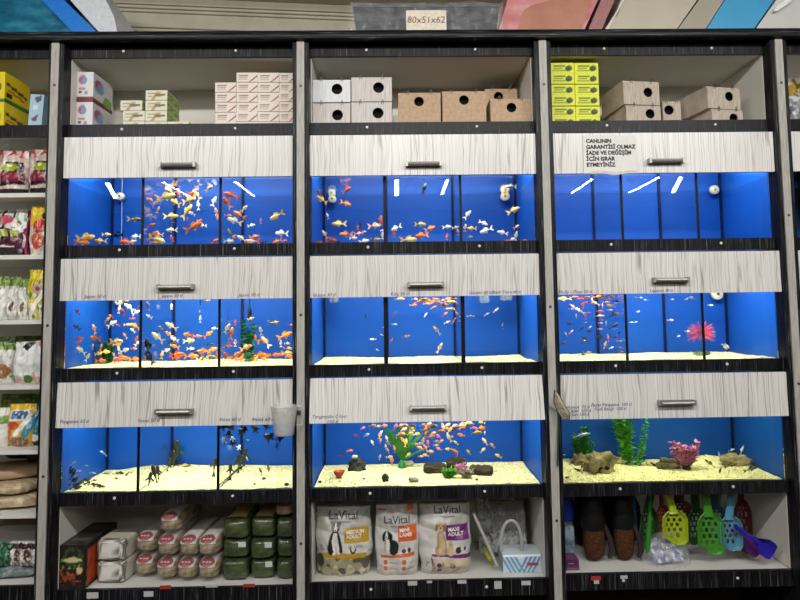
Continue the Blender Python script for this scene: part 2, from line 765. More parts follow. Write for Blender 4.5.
HANDX = {1: [(179, 165.5), (177, 287), (176, 411)], 2: [(423.5, 164.5), (425.5, 284.5), (427.5, 408.5)], 3: [(664.5, 161.5), (669, 280), (675, 402)], 4: [(900, 160), (905, 280), (910, 400)]}
SCREWX = {1: (P(117, 372).x, P(233.5, 372).x), 2: (P(369, 370).x, P(482, 370).x), 3: (P(615.6, 366).x, P(727, 363).x), 4: (1.9, 2.4)}
CABLAB = {1: 'tall black and grey aquarium cabinet beside the pet food shelves, hay packs at its bottom',
          2: 'tall black and grey aquarium cabinet holding three printed dog food bags at its bottom',
          3: 'tall black and grey aquarium cabinet with a paper notice on its top flap',
          4: 'narrow visible edge of the aquarium cabinet past the notice cabinet'}
NOTES = {1: [[], [('Japon 50 tl', 95, 296.5, 5), ('Japon 50 tl', 172, 296, 5), ('Japon 50 tl', 249, 295, 5)],
             [('Pangasius 50 tl', 75, 421.5, 5), ('Vatoz 50 tl', 149, 420.5, 5), ('Vatoz 60 tl', 230, 419.5, 5), ('Melek 60 tl', 263, 419.5, 5)]],
         2: [[], [('Guppy 30 tl', 324, 295, 5), ('K\u0131l\u0131\u00e7 50 tl', 399.5, 294, 5), ('Gurami 60 tl', 480, 292.5, 4.6), ('Black Tetra 40 tl', 506, 292, 4.6)],
             [('Tanganyika Ciklet', 330, 417, 5), ('100 tl', 333, 422, 5)]],
         3: [[], [('Molly - Platy 50 tl', 575, 292, 5), ('Lepistes 30 tl', 661, 290.5, 4.6)],
             [('Astronot  75 tl', 576, 407, 4.6), ('Ciklet  100 tl', 579, 410.8, 4.6), ('Sar\u0131 100 tl', 580, 414.5, 4.6), ('Beyaz Pangasius  100 tl', 611, 404.5, 4.6), ('Kedi Bal\u0131\u011f\u0131  100 tl', 610, 408.8, 4.6)]],
         4: [[], [], []]}


def cabinet(k):
    x0, x1 = BAYS[k]
    cx = (x0 + x1) / 2
    t = thing('aquarium_cabinet', CABLAB[k], 'cabinet', (cx, .2, 0))
    for a, b in PAN[k]:
        m = MB()
        bevbox(m, (a, -.045, 0 if a > 1.5 or a < -1.3 else .22), (b, YB, 2.5435))
        obj('side_panel', m, BLACK_V, t)
    obj('back_panel', MB().box((x0, YB - .012, .24), (x1, YB, 2.5435)), INNER, t)
    for i, (z0, z1) in enumerate(RAILS):
        if i == 5:
            z1 = BOTZ[k]
            z0 = z1 - .065
        m = MB()
        m.box((x0, 0, z0), (x1, .016, z1))
        r = obj('rail', m, BLACK_V, t)
        for fx in SCREWX[k]:
            if not (i == 5 and k == 1):
                screw(r, fx, (z0 + z1) / 2 + .004, -.001)
    # shelves, linings
    obj('shelf', MB().box((x0, .0165, 2.172), (x1, YB - .013, 2.190)), INNER, t)
    obj('shelf', MB().box((x0, .0165, 2.502), (x1, YB - .013, 2.520)), INNER, t)
    for i in (2, 3, 4):
        z = RAILS[i][0]
        obj('shelf', MB().box((x0, .0165, z + .005), (x1, YB - .013, z + .023)), INNER if i == 4 else BLACK_V, t)
    zb = BOTZ[k]
    obj('shelf', MB().box((x0, .0165, zb - .022), (x1, YB - .013, zb - .004)), mt('white_shelf_board', '#d2d0ca', .5, var=.03), t)
    for za, zc in ((2.191, 2.501), (zb, .631)):
        for s in (0, 1):
            xa = x0 + .0005 if s == 0 else x1 - .0035
            obj('lining_panel', MB().box((xa, .017, za), (xa + .003, YB - .013, zc)), INNER, t)
    for i, (z0, z1) in enumerate(DOORZ):
        a, b = x0 + .002, x1 - .002
        top = Vector((0, -.014, z1))
        tl = (.0, .01, {1: .05, 2: .2, 3: .015, 4: .02}[k])[i]
        if k == 4:
            tl = .02
        R = Matrix.Translation(top) @ Matrix.Rotation(-tl, 4, 'X') @ Matrix.Translation(-top)
        m = MB()
        bevbox(m, (a, -.030, z0), (b, -.014, z1), .0015)
        m.v = [R @ q for q in m.v]
        d = obj('flap_door', m, WHITE_LAM, t)
        hx, hy = HANDX[k][i]
        hp = P(hx, hy, -.03)
        h = handle(d, hp.x, hp.z, -.031)
        if tl:
            h.data.transform(WM[t.name].inverted() @ R @ WM[t.name])
        for s, px, py, sz in NOTES[k][i]:
            o = P(px, py + 1.5, -.0308)
            tm = text_mb(s, sz / ppm(-.03) * .95, Vector((o.x, -.0308, o.z)), shear=.25, ext=.0002, bold=.0)
            tm.v = [R @ q for q in tm.v]
            obj('written_note', tm, INK, d, smooth=0)
    return t


for k in (1, 2, 3, 4):
    cabinet(k)

# grey cover strips over the joints between the cabinets
STR = [(-1.424, 'outermost strip beside the pet food shelves'), (-.399, 'strip with the plastic jug hanging from it'), (.628, 'strip with the fish net hanging from it'), (1.645, 'strip past the end of the paper notice cabinet')]
SCZ = [[(2.36,), (1.36, 1.36), (.76,)], [(2.35,), (1.39,), (.48,)], [(2.35,), (1.41,), (.55,)], [(2.35,), (1.78,), (1.08,)]]
for (x, lab), zs in zip(STR, SCZ):
    o = thing('cover_strip', 'upright grey cover ' + lab, 'trim strip', (x, -.03, 0), group='upright grey strips between the cabinets')
    zb = .235 if x > -1 else .18
    m = MB()
    bevbox(m, (x - .0158, -.052, zb), (x + .0158, -.002, 2.5435), .003)
    obj('strip_board', m, FILLER, o)
    obj('foot_block', MB().box((x - .014, -.04, 0), (x + .014, -.012, zb - .0005)), mt('brown_foot_block', '#6d5c49', .7), o)
    for z in zs:
        screw(o, x + .001, z[0], -.053, STEEL, .0055, 'screw')
m = MB()
pr = [(-.075, 2.545), (-.078, 2.552), (-.078, 2.572), (-.073, 2.580), (YB, 2.588), (YB, 2.558), (-.04, 2.558), (-.04, 2.545)]
m.prism([(y, z) for y, z in pr], -2.65, 2.65, M=Matrix.Rotation(PI / 2, 4, 'Z'))
tb = recentre(obj('top_board', m, BLACK_H))
tag(tb, 'long glossy black grained board running along the top of all the cabinets', 'top board')

# ------------------------------------------------------------------ the aquariums
TX = {1: (-1.388, -.436), 2: (-.363, .590), 3: (.667, 1.610), 4: (1.684, 2.62)}
DIV = {1: [P(140.6, 330, .024).x, P(219.3, 330, .024).x], 2: [P(385.8, 330, .024).x, P(463, 330, .024).x], 3: [P(626.3, 325, .024).x, P(703, 325, .024).x], 4: [2.0, 2.3]}
TZ = [(1.676, 2.125), (1.165, 1.615), (.662, 1.105)]
WZ = [1.970, 1.476, .952]
GZ = [None, 1.181, .678]
TP = [[15, 13, 14, 13], [22, 18, 18, 14], [16, 14, 8.5, 12]]
COLN = {1: 'beside the food shelves', 2: 'in the centre cabinet', 3: 'in the paper notice cabinet', 4: 'at the end of the cabinets'}
ROWN = ['top', 'middle', 'bottom']
TANKLAB = {(0, 1): 'top row blue-backed aquarium of goldfish in three sections beside the food shelves',
           (0, 2): 'top row blue-backed aquarium of goldfish in three sections, centre cabinet',
           (0, 3): 'empty blue aquarium in three sections under the flap with the paper notice',
           (1, 1): 'middle row aquarium crowded with goldfish over pale gravel, beside the food shelves',
           (1, 2): 'middle row aquarium with orange fish gathered at the surface, centre cabinet',
           (1, 3): 'middle row aquarium with black mollies and a pink coral plant, notice cabinet',
           (2, 1): 'bottom row aquarium with dark plecos over pale gravel, beside the food shelves',
           (2, 2): 'undivided bottom row aquarium with a school of pink and yellow cichlids',
           (2, 3): 'undivided bottom row aquarium with rocks, tall green plant and pink plant',
           (0, 4): 'sliver of the top row blue aquarium past the last grey strip',
           (1, 4): 'sliver of the middle row blue aquarium past the last grey strip',
           (2, 4): 'sliver of the bottom row blue aquarium past the last grey strip'}


def tank(r, k):
    x0, x1 = TX[k]
    z0, z1 = TZ[r]
    y0, y1 = .018, .428
    t = thing('aquarium', TANKLAB[(r, k)], 'aquarium', ((x0 + x1) / 2, .22, z0), group='aquariums built into the cabinets')
    obj('front_glass', MB().box((x0, y0, z0), (x1, y0 + .005, z1)), GLASS, t, smooth=0)
    obj('floor_glass', MB().box((x0, y0 + .006, z0), (x1, y1, z0 + .005)), mt('tank_floor', '#20498f', .4, var=.03), t, smooth=0)
    obj('back_panel', MB().box((x0, y1 + .0002, z0), (x1, y1 + .006, z1)), BLUE, t, smooth=0)
    for xa in (x0 - .0015, x1 - .0005):
        obj('side_panel', MB().box((xa, y0 + .006, z0 + .006), (xa + .002, y1, z1)), BLUE, t, smooth=0)
    sw = .004
    for xa in (x0 + .0055, x1 - .0055 - .008):
        obj('corner_seam', MB().box((xa, y1 - .009, z0 + .006), (xa + .008, y1 - .0005, z1)), SEALB, t, smooth=0)
    big = r == 2 and k > 1
    if not big:
        for x in DIV[k]:
            d = obj('divider', MB().box((x - .002, y0 + .009, z0 + .006), (x + .002, y1 - .001, z1 - .02)), DIVGLASS, t, smooth=0)
            hw = {2: .0085}.get(k, .0055) if r == 1 else .0055
            obj('front_seam', MB().box((x - hw, y0 + .0055, z0 + .006), (x + hw, y0 + .0088, z1 - .02)), SEAL, d, smooth=0)
            obj('back_seam', MB().box((x - .006, y1 - .006, z0 + .006), (x + .006, y1 - .0008, z1 - .02)), SEALB, d, smooth=0)
    m = MB().box((x0 + .0022, y0 + .0053, z0 + .0055), (x1 - .0022, y1 - .0004, WZ[r]))
    m.mi = [1 if f in (1,) else 0 for f in range(6)]
    obj('water', m, [WATER, WATERTOP], t, smooth=0)
    # shadow line of the bracing strip on the back glass
    # a lamp lies behind the flap, above the water
    if k < 4:
        area('aquarium_lamp', ((x0 + x1) / 2, .14, z1 + .012), (x1 - x0 - .08, .05), TP[r][k - 1], {(0, 1): (1, .97, .86), (0, 2): (1, .97, .88), (1, 1): (1, .96, .82), (1, 2): (1, .98, .9), (2, 3): (1, .97, .62), (2, 2): (1, .98, .82), (2, 1): (1, .99, .84)}.get((r, k), (1, 1, .95)))
    return t


for r in range(3):
    for k in (1, 2, 3, 4):
        tank(r, k)


def gh(r, k, x, y):
    """Height of the gravel top."""
    h = noise.noise(Vector((x * 5, y * 6, r * 7 + k))) * .006 + noise.noise(Vector((x * 22, y * 22, r + k * 3))) * .0022
    if (r, k) == (2, 1):
        h += .012 * max(0, min(1, (y - .1) / .3)) * max(0, 1 - ((x + .95) / .35) ** 2)
        h -= .012 * max(0, (-1.2 - x) / .2) * max(0, (y - .2) / .2)
    if (r, k) == (2, 3):
        h += .03 * math.exp(-((x - 1.44) / .12) ** 2 - ((y - .33) / .08) ** 2) + .016 * math.exp(-((x - .78) / .2) ** 2 - ((y - .36) / .1) ** 2)
    return GZ[r] + h - .001


def gravel(r, k):
    xa, xb = TX[k][0] + .007, TX[k][1] - .007
    y0, y1 = .0285, .4180
    z0 = TZ[r][0] + .0065
    m = MB()
    q = random.Random(r * 10 + k)
    cuts = [xa] + ([] if r == 2 and k > 1 else DIV[k]) + [xb]
    secs = [(cuts[i] + (.0035 if i else 0), cuts[i + 1] - (.0035 if i < len(cuts) - 2 else 0)) for i in range(len(cuts) - 1)]
    for x0, x1 in secs:
        def H(x, y):
            return max(z0 + .004, gh(r, k, x, y))
        def top(u, v):
            x, y = x0 + (x1 - x0) * u, y0 + (y1 - y0) * v
            e = 0 if u in (0, 1) or v in (0, 1) else q.uniform(-.0016, .0016)
            return Vector((x, y, H(x, y) + e))
        nx = int((x1 - x0) / .0065)
        m.sheet(top, nx, 60)
        m.sheet(lambda u, v: Vector((x0 + (x1 - x0) * u, y0, z0 + (H(x0 + (x1 - x0) * u, y0) - z0) * v)), nx, 2)
        for xs in (x0, x1):
            m.sheet(lambda u, v: Vector((xs, y0 + (y1 - y0) * u, z0 + (H(xs, y0 + (y1 - y0) * u) - z0) * v)), 60, 1)
    for i in range(420):
        x0, x1 = secs[i % len(secs)]
        x, y = q.uniform(x0 + .01, x1 - .01), y0 + .006 + (y1 - y0 - .012) * q.random()
        a = q.uniform(.002, .0042)
        m.ell((x, y, gh(r, k, x, y) + a * .3), (a, a * .8, a * .7), nu=5, nv=3)
    o = recentre(obj('gravel', m, GRAVEL, smooth=0))
    tag(o, 'pale yellow gravel bed in the ' + TANKLAB[(r, k)].split(' aquarium')[0] + ' aquarium ' + COLN[k], 'gravel', kind='stuff')
    o['label'] = 'pale yellow gravel on the floor of the %s row aquarium %s' % (ROWN[r], COLN[k])


for r in (1, 2):
    for k in (1, 2, 3):
        gravel(r, k)

S.view_settings.view_transform = 'Standard'
S.view_settings.look = 'None'
S.view_settings.exposure = 0
S.cycles.transparent_max_bounces = 24
S.cycles.max_bounces = 8
S.cycles.caustics_reflective = False
S.cycles.caustics_refractive = False
S.cycles.sample_clamp_indirect = 4
try:
    S.cycles.use_denoising = True
except Exception:
    pass


# ------------------------------------------------------------------ pet food shelf cabinet at the end of the row
ORD = 'zeroth first second third fourth fifth sixth seventh eighth ninth tenth eleventh twelfth thirteenth fourteenth fifteenth sixteenth seventeenth eighteenth nineteenth twentieth'.split()
SHZ = [2.190, 1.915, 1.654, 1.384, 1.117, .855, .601, .319]


def shelf_cabinet():
    x0, x1 = -2.44, -1.452
    t = thing('shelf_cabinet', 'black framed shelf unit with white shelves full of pet food bags', 'cabinet', (-1.95, .2, 0))
    for a, b in ((-2.46, -2.44), (-1.452, -1.4405)):
        obj('side_panel', bevbox(MB(), (a, -.045, 0), (b, YB, 2.5435)), BLACK_V, t)
    obj('back_panel', MB().box((x0, YB - .012, .24), (x1, YB, 2.5435)), INNER, t)
    for z0, z1 in ((2.497, 2.5435), (2.155, 2.206), (.25, .318)):
        obj('rail', MB().box((x0, 0, z0), (x1, .016, z1)), BLACK_V, t)
    obj('shelf', MB().box((x0, .0165, 2.502), (x1, YB - .013, 2.520)), INNER, t)
    wb = mt('white_shelf_edge', '#dcdad4', .5, var=.03)
    for z in SHZ:
        y0 = .0165 if z in (2.190, .319) else 0
        obj('shelf', MB().box((x0, y0, z - .018), (x1, YB - .013, z)), wb, t)
    for a, b in ((2.191, 2.501), (1.9155, 2.154)):
        obj('lining_panel', MB().box((x1 - .003, .017, a), (x1 - .0005, YB - .013, b)), INNER, t)


shelf_cabinet()


def sbag(name, label, cat, px0, px1, pyt, zs, Y, d, shapes, base, group=None, seed=0, lean=0, pinch=.9, rotz=0, pyw=None):
    """A filled bag whose photographed width is px0..px1, standing on a shelf of height zs."""
    a, b = P(px0, pyw or (pyt + 20), Y), P(px1, pyw or (pyt + 20), Y)
    h = P((px0 + px1) / 2, pyt, Y + d * .5).z - zs
    return pouch(name, label, cat, ((a.x + b.x) / 2, Y + d * .5, zs + .001), b.x - a.x, h, d, painter(base, shapes), seed=seed, group=group, rot=(lean, 0, rotz), pinch=pinch)


marb = lambda s, c='#a87f7b': ('n', 9, .12, s, 0, 1, c)
DARK = [('n', 8, .05, 3, 0, 1, '#c7aaa4'), ('n', 8, .25, 9, 0, 1, '#e6d6d0'), ('r', .0, .0, 1, .16, '#15131a'),
        ('p', [(.12, .22), (.3, .75), (.88, .72), (.95, .25)], '#1c1620'), ('r', .24, .30, .8, .50, '#7d2036'), ('n', 14, .1, 5, .32, .48, '#a84a58'),
        ('e', .45, .62, .28, .09, '#9fae33'), ('n', 10, .3, 8, .55, .7, '#e8e8c0'), ('n', 7, .2, 1, .82, 1, '#b23a2c')]
sbag('pet_food_bag', 'black and marbled litter bag with maroon patch, beside its twin on the upper shelf', 'bag', -5, 24.5, 151, 1.915, .07, .07, DARK, '#d9c5bf', seed=1)
sbag('pet_food_bag', 'black and marbled litter bag with maroon patch, next to the black cabinet frame', 'bag', 26, 55, 150, 1.915, .06, .07, DARK, '#cfb8b4', seed=2)
sbag('pet_food_bag', 'white bag with maroon and black flash and lime patch, under the marbled bags', 'bag', -6, 23, 210, 1.654, .08, .07,
     [('r', 0, 0, 1, .2, '#2a1c28'), ('p', [(0, .3), (1, .75), (1, .62), (0, .16)], '#efe9e6'), ('p', [(.1, .25), (.4, .6), (.9, .5), (.9, .2)], '#5b1838'), ('r', .1, .42, .75, .55, '#a3b23b'), ('n', 9, .25, 2, 0, 1, '#14121a'), ('e', .3, .78, .3, .1, '#c9466d'), ('n', 9, .28, 7, .6, 1, '#7fae86')], '#ded5d2', seed=3)
sbag('pet_food_bag', 'narrow magenta bag squeezed beside the yellow bag', 'bag', 20.5, 28, 211, 1.654, .10, .05, [('n', 6, .2, 4, 0, 1, '#6d1240')], '#a51c63', seed=4)
sbag('pet_food_bag', 'yellow bag with red circles beside the narrow magenta bag', 'bag', 26.5, 46, 206, 1.654, .045, .07,
     [('r', 0, 0, 1, .55, '#e5dccb'), ('n', 6, .0, 5, 0, .6, '#f3efe2'), ('e', .62, .58, .3, .14, '#c4322f'), ('e', .55, .28, .32, .16, '#cf4a45'), ('e', .8, .80, .14, .08, '#1c1a18'), ('n', 12, .3, 1, 0, .5, '#b0ab5a')], '#e7c62b', seed=5)
WG = [('r', 0, .78, 1, 1, '#7f9a3d'), ('n', 9, .2, 6, .7, 1, '#4f6b22'), ('r', .1, .1, .9, .7, '#e4e2dc'), ('n', 7, .3, 2, 0, .7, '#b9b6b0'), ('e', .5, .28, .2, .1, '#7d5b33'), ('e', .6, .35, .08, .08, '#2b2520')]
sbag('bird_seed_bag', 'white and green bird food bag cut off by the picture edge', 'bag', -14, 4.5, 277, 1.384, .08, .06, WG, '#d5d3cd', seed=6)
sbag('bird_seed_bag', 'white bird food bag with green top and small brown bird, beside yellow bag', 'bag', 5, 17, 277, 1.384, .09, .06, WG, '#d5d3cd', seed=7)
sbag('bird_seed_bag', 'narrow white bird food bag with brown bird, touching the yellow and green bag', 'bag', 16, 27, 279, 1.384, .06, .05, WG, '#dedcd7', seed=17)
sbag('bird_seed_bag', 'yellow and green bird food bag with white flowers, leaning by the black frame', 'bag', 25, 45, 270, 1.384, .04, .06,
     [('n', 6, .1, 4, 0, .6, '#e8e7d8'), ('n', 7, .2, 8, 0, .8, '#5e8a3a'), ('e', .6, .62, .22, .1, '#c5b4b6'), ('e', .6, .62, .1, .05, '#b4374a'), ('r', .1, .8, .95, .92, '#e8d02c'), ('p', [(.1, .1), (.8, .6), (.9, .5), (.25, 0)], '#f2f0e4')], '#d9c22a', seed=8)
TOPG = [('r', 0, .72, 1, 1, '#6e8f3c'), ('n', 9, .15, 3, .68, 1, '#44641f'), ('n', 6, .3, 2, 0, .7, '#c3c1bb')]
sbag('bird_seed_bag', 'green topped white bag of brown grain at the picture edge, fourth shelf down', 'bag', -14, 11, 337, 1.117, .09, .07, TOPG + [('e', .62, .25, .3, .16, '#8b5f35'), ('n', 20, .1, 3, .1, .4, '#a97b47')], '#e3e1da', seed=9)
sbag('bird_seed_bag', 'green topped bag standing behind the white bag with a black corner', 'bag', 10, 44, 336, 1.117, .19, .07, TOPG, '#c8cfae', seed=10)
sbag('bird_seed_bag', 'white bag with black corner and pink and green foot', 'bag', 11, 33.5, 342, 1.117, .05, .07,
     [('p', [(.35, .88), (.6, 1), (.95, .98), (.6, .78)], '#1b1d1b'), ('r', .0, 0, 1, .2, '#9fcfae'), ('n', 7, .1, 2, 0, .25, '#dc9aa0'), ('e', .7, .1, .2, .1, '#47672c'), ('n', 5, .35, 2, .2, .8, '#c8cbc9')], '#e2e4e2', seed=11)
sbag('bird_seed_bag', 'white and pink bag with red cap, partly behind the black frame', 'bag', 31, 47, 341, 1.117, .045, .06,
     [('e', .5, .93, .3, .08, '#d9776c'), ('r', 0, 0, 1, .15, '#d98c94'), ('n', 6, .15, 3, 0, .5, '#b2d8b6')], '#dfe3de', seed=12)
sbag('bird_seed_bag', 'green leafy topped bag lying behind the yellow and blue bag', 'bag', -4, 40, 394, .855, .20, .08, [('n', 10, .05, 4, 0, 1, '#4c7a22'), ('n', 10, .3, 6, 0, 1, '#a9c46b')], '#6f9a35', seed=13)
sbag('bird_seed_bag', 'white bag at the picture edge beside the yellow and blue bag', 'bag', -16, 5, 408, .855, .05, .06, [('r', .2, .6, 1, .8, '#7da24c')], '#d9d9d2', seed=14)
sbag('bird_seed_bag', 'yellow bag with blue and white parrot picture, tilted', 'bag', 4, 31, 404, .855, .05, .08,
     [('r', .15, .62, .85, .86, '#e9e7df'), ('p', [(.2, .66), (.2, .84), (.85, .84), (.7, .66)], '#2d5f93'), ('n', 12, .2, 5, .64, .86, '#e6e2d6'), ('e', .28, .5, .2, .1, '#c54b3c'), ('p', [(.45, .1), (.95, .8), (1, .5), (.75, .1)], '#3f90a8'),
      ('p', [(.3, .3), (.8, .75), (.9, .66), (.42, .24)], '#e8ece4'), ('e', .55, .12, .36, .13, '#70543a'), ('n', 18, .1, 2, 0, .24, '#b79a73'), ('e', .1, .3, .14, .2, '#d2702c')], '#e2b52c', seed=15)
sbag('bird_seed_bag', 'teal bag with black foot pressed against the black frame', 'bag', 27, 44, 408, .855, .07, .07, [('r', 0, 0, 1, .25, '#17181b'), ('e', .4, .22, .3, .1, '#dcdad6')], '#1e6f86', seed=16)

# flat kraft sacks and the lowest shelf
KR = m_noise2('kraft_paper', [(.3, '#9c8262'), (.7, '#c9ae8c')], 12, .6, (1, 1, 1), .4)
FOILK = m_noise2('shiny_kraft_film', [(.35, '#a08a6a'), (.55, '#cbb592'), (.7, '#f1ecdf')], 22, .25, (1, 3, 1), .6, .8)


def flat_sack(name, label, x, y, z, w, d, h, m, rotz=0, tilt=0, seed=0, cat='sack'):
    o = MB()
    o.ell((0, 0, h / 2), (w / 2, d / 2, h / 2), nu=24, nv=10, jit=.10, seed=seed, pw=.55)
    ob = obj(name, o, m, smooth=60)
    ob.location = (x, y, z)
    ob.rotation_euler = (tilt, 0, rotz)
    return tag(ob, label, cat)


flat_sack('kraft_sack', 'lowest of the flat shiny kraft sacks stacked on the shelf', -1.66, .18, .603, .30, .30, .055, FOILK, .1, 0, 1)
flat_sack('kraft_sack', 'middle flat shiny kraft sack, folded end hanging forward', -1.68, .19, .658, .30, .29, .05, FOILK, -.15, 0, 2)
flat_sack('kraft_sack', 'topmost smooth kraft sack of the flat stack', -1.69, .2, .707, .28, .22, .05, KR, .35, 0, 3)
flat_sack('pet_food_pack', 'dark grey pack lying behind the flat kraft sacks', -1.70, .33, .757, .16, .12, .068, mt('dark_grey_film', '#3a3f44', .35), .2, 0, 4, 'pack')
flat_sack('pet_food_pack', 'small dark red pack lying on the topmost kraft sack', -1.61, .27, .757, .10, .06, .035, mt('dark_red_film', '#5e2320', .4), .1, 0, 5, 'pack')
o, fn = pouch('kraft_pouch', 'kraft pouch with black window lying over the patterned bags', 'bag', (-1.64, .21, .480), .26, .20, .06,
              painter('#a58a68', [('p', [(.30, .25), (.42, .45), (.56, .42), (.58, .22), (.4, .18)], '#16130f')]), seed=21, rot=(-1.15, 0, .1))
BR = [('n', 7, .0, 4, 0, 1, '#8f877f'), ('r', 0, .72, 1, .9, '#3c2028'), ('p', [(.2, .2), (.2, .7), (.55, .7), (.62, .2)], '#ded9d2'), ('e', .7, .45, .2, .26, '#5a3a2a'), ('n', 9, .25, 6, 0, .5, '#efece6'), ('r', .1, .92, .9, 1, '#d6d0c8')]
for i, (a, b, Y) in enumerate(((7, 19, .07), (17, 29, .06), (28, 41, .05))):
    sbag('patterned_pouch', ['white and brown patterned pouch with maroon band, first from the picture edge', 'white and brown patterned pouch with maroon band, between its two twins', 'white and brown patterned pouch with maroon band, touching the black frame'][i], 'bag', a, b, 541, .369, Y, .05, BR, '#b9b2aa', seed=30 + i, pinch=.7)
sbag('patterned_pouch', 'dark green bag standing at the picture edge on the lowest shelf', 'bag', -12, 9, 543, .369, .06, .05, [('n', 7, .1, 3, 0, 1, '#4e7f62')], '#1f4d38', seed=34)
flat_sack('pet_food_pack', 'blue grey printed pack at the bottom of the lowest shelf', -1.64, .13, .324, .26, .15, .042, m_noise2('blue_grey_print', [(.35, '#37525c'), (.5, '#6a7b7d'), (.65, '#aab2ae')], 25, .3, (1, 1, 1), .3), 0, 0, 7, 'pack')

# cartons on the uppermost shelf of the food cabinet
ZT = 2.1905
YEL = [('r', 0, 0, 1, .12, '#2f6a2c'), ('p', [(.05, .7), (.9, .52), (.9, .42), (.05, .6)], '#3a2a12'), ('p', [(.1, .5), (.8, .36), (.8, .3), (.1, .44)], '#a03320'), ('r', .06, .2, .3, .36, '#2a2414')]
YF = [('e', .5, .5, .4, .3, '#3a3524'), ('e', .4, .45, .2, .2, '#c7d3d3'), ('r', 0, 0, 1, .1, '#2f6a2c')]
a = P(4, 110, .05)
hb = (P(4, 71.5, .05).z - ZT) / 2 - .001
for i in range(2):
    z = ZT + i * (hb + .001)
    carton('yellow_carton', ['yellow carton with green stripe, under its twin by the light blue box', 'yellow carton with green stripe, on top of its twin'][i], 'carton', a.x - .16, a.x, .05, .24, z, z + hb - (.0 if i == 0 else .0),
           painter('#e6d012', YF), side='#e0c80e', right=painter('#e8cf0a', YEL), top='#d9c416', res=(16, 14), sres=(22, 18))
b = P(36, 110, .06)
carton('blue_carton', 'light blue carton with dark bird pictures, tilted beside yellow cartons', 'carton', b.x - .028, b.x + .03, .05, .13, ZT + .012, ZT + .165,
       painter('#a9cbe0', [('p', [(.3, .9), (.8, .98), (.85, .8), (.5, .78)], '#4a5560'), ('p', [(.2, .3), (.7, .45), (.6, .25), (.3, .2)], '#6e4a44'), ('r', .25, .55, .6, .7, '#d7e6ef')]), side='#8fb4cc', res=(14, 24), tilt=.06)

# ------------------------------------------------------------------ top compartment, first cabinet
WB = [('r', 0, 0, 1, .16, '#6d2638'), ('e', .35, .74, .26, .16, '#8d93b8'), ('e', .28, .72, .16, .12, '#c4596a'), ('e', .42, .70, .15, .1, '#6f9fc4'), ('r', .1, .42, .5, .47, '#b8878f'), ('r', .1, .3, .3, .36, '#4a3040'), ('r', .5, .25, .66, .38, '#8e8e96')]
WR = [('r', 0, 0, 1, .14, '#6d2638'), ('e', .30, .62, .26, .24, '#98a1c4'), ('e', .26, .64, .16, .18, '#b3485c'), ('e', .36, .58, .14, .16, '#5f9fbf'), ('p', [(.45, .14), (.95, .1), (.95, .4), (.6, .45)], '#79a544'), ('r', .5, .6, .9, .68, '#c9c6cf')]
c0, c1 = P(74, 100, .06), P(93, 100, .06)
for i in range(2):
    wh = (P(84, 72, .06).z - ZT) / 2
    z = ZT + i * (wh + .0005)
    carton('white_carton', ['white carton with round pink and blue emblem, under its twin', 'white carton with round pink and blue emblem and maroon edge, on top of its twin'][i], 'carton',
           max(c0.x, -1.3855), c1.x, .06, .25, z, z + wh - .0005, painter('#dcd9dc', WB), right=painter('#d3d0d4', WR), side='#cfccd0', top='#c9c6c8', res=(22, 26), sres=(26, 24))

CRM = [('r', .1, .62, .55, .72, '#8e7b52'), ('r', .1, .38, .7, .44, '#a29a80'), ('p', [(.5, .9), (.75, .9), (.4, .1), (.25, .1)], '#b29a6a'), ('r', .45, .5, .9, .62, '#6b5d3e'), ('r', 0, 0, 1, .05, '#8b8468')]
GRN = painter('#7d9a45', [('n', 5, .1, 3, 0, 1, '#b5c28a'), ('r', 0, .85, 1, 1, '#d9d4bc')])
bw, bh = .0935, (P(158, 90.5, .07).z - ZT) / 4 - .0008
u = P(124, 118, .07).x
cream = [(0, 0), (1, 0), (2, 0), (0, 1), (1, 1), (0, 2, -.012), (1, 2), (1, 3)]
for q in cream:
    i, j = q[0], q[1]
    dx = q[2] if len(q) > 2 else 0
    x = u + i * (bw + .001) + dx
    z = ZT + j * (bh + .0008)
    nm = ['first', 'middle', 'end'][i]
    carton('cream_carton', 'small cream carton with green ends, %s of the %s column of the low stack' % (['bottom', 'second up', 'third up', 'topmost'][j], nm), 'carton', x, x + bw, .06 + .004 * ((i * 7 + j * 3) % 3), .22, z, z + bh,
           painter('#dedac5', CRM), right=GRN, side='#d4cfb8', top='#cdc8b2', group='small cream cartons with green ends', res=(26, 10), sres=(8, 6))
PNK = [('r', .08, .66, .55, .74, '#6a4030'), ('r', .08, .5, .5, .55, '#a08a80'), ('p', [(.98, .75), (.98, .55), (.68, .1), (.6, .1)], '#8c2230'), ('r', .08, .25, .5, .3, '#b9aaa0'), ('r', 0, 0, 1, .06, '#a9958a')]
u = P(215.5, 110, .08).x
bw, bh = .0925, (P(250, 73.3, .08).z - ZT) / 6 - .0006
for i in range(4):
    for j in range(6 if i else 5):
        x = u + i * (bw + .0008)
        z = ZT + j * (bh + .0006)
        carton('pale_pink_carton', 'pale pink carton with red stroke, %s in the %s column of the tall stack' % (['bottom', 'second up', 'third up', 'fourth up', 'fifth up', 'topmost'][j], ORD[i + 1]), 'carton', x, min(x + bw, -.438), .07 + .003 * ((i * 5 + j * 3) % 4), .23, z, z + bh,
               painter('#e3d8cc', PNK), side='#d9c9b8', top='#cdbfae', group='small pale pink cartons in the tall stack', res=(26, 10), sres=(2, 2))


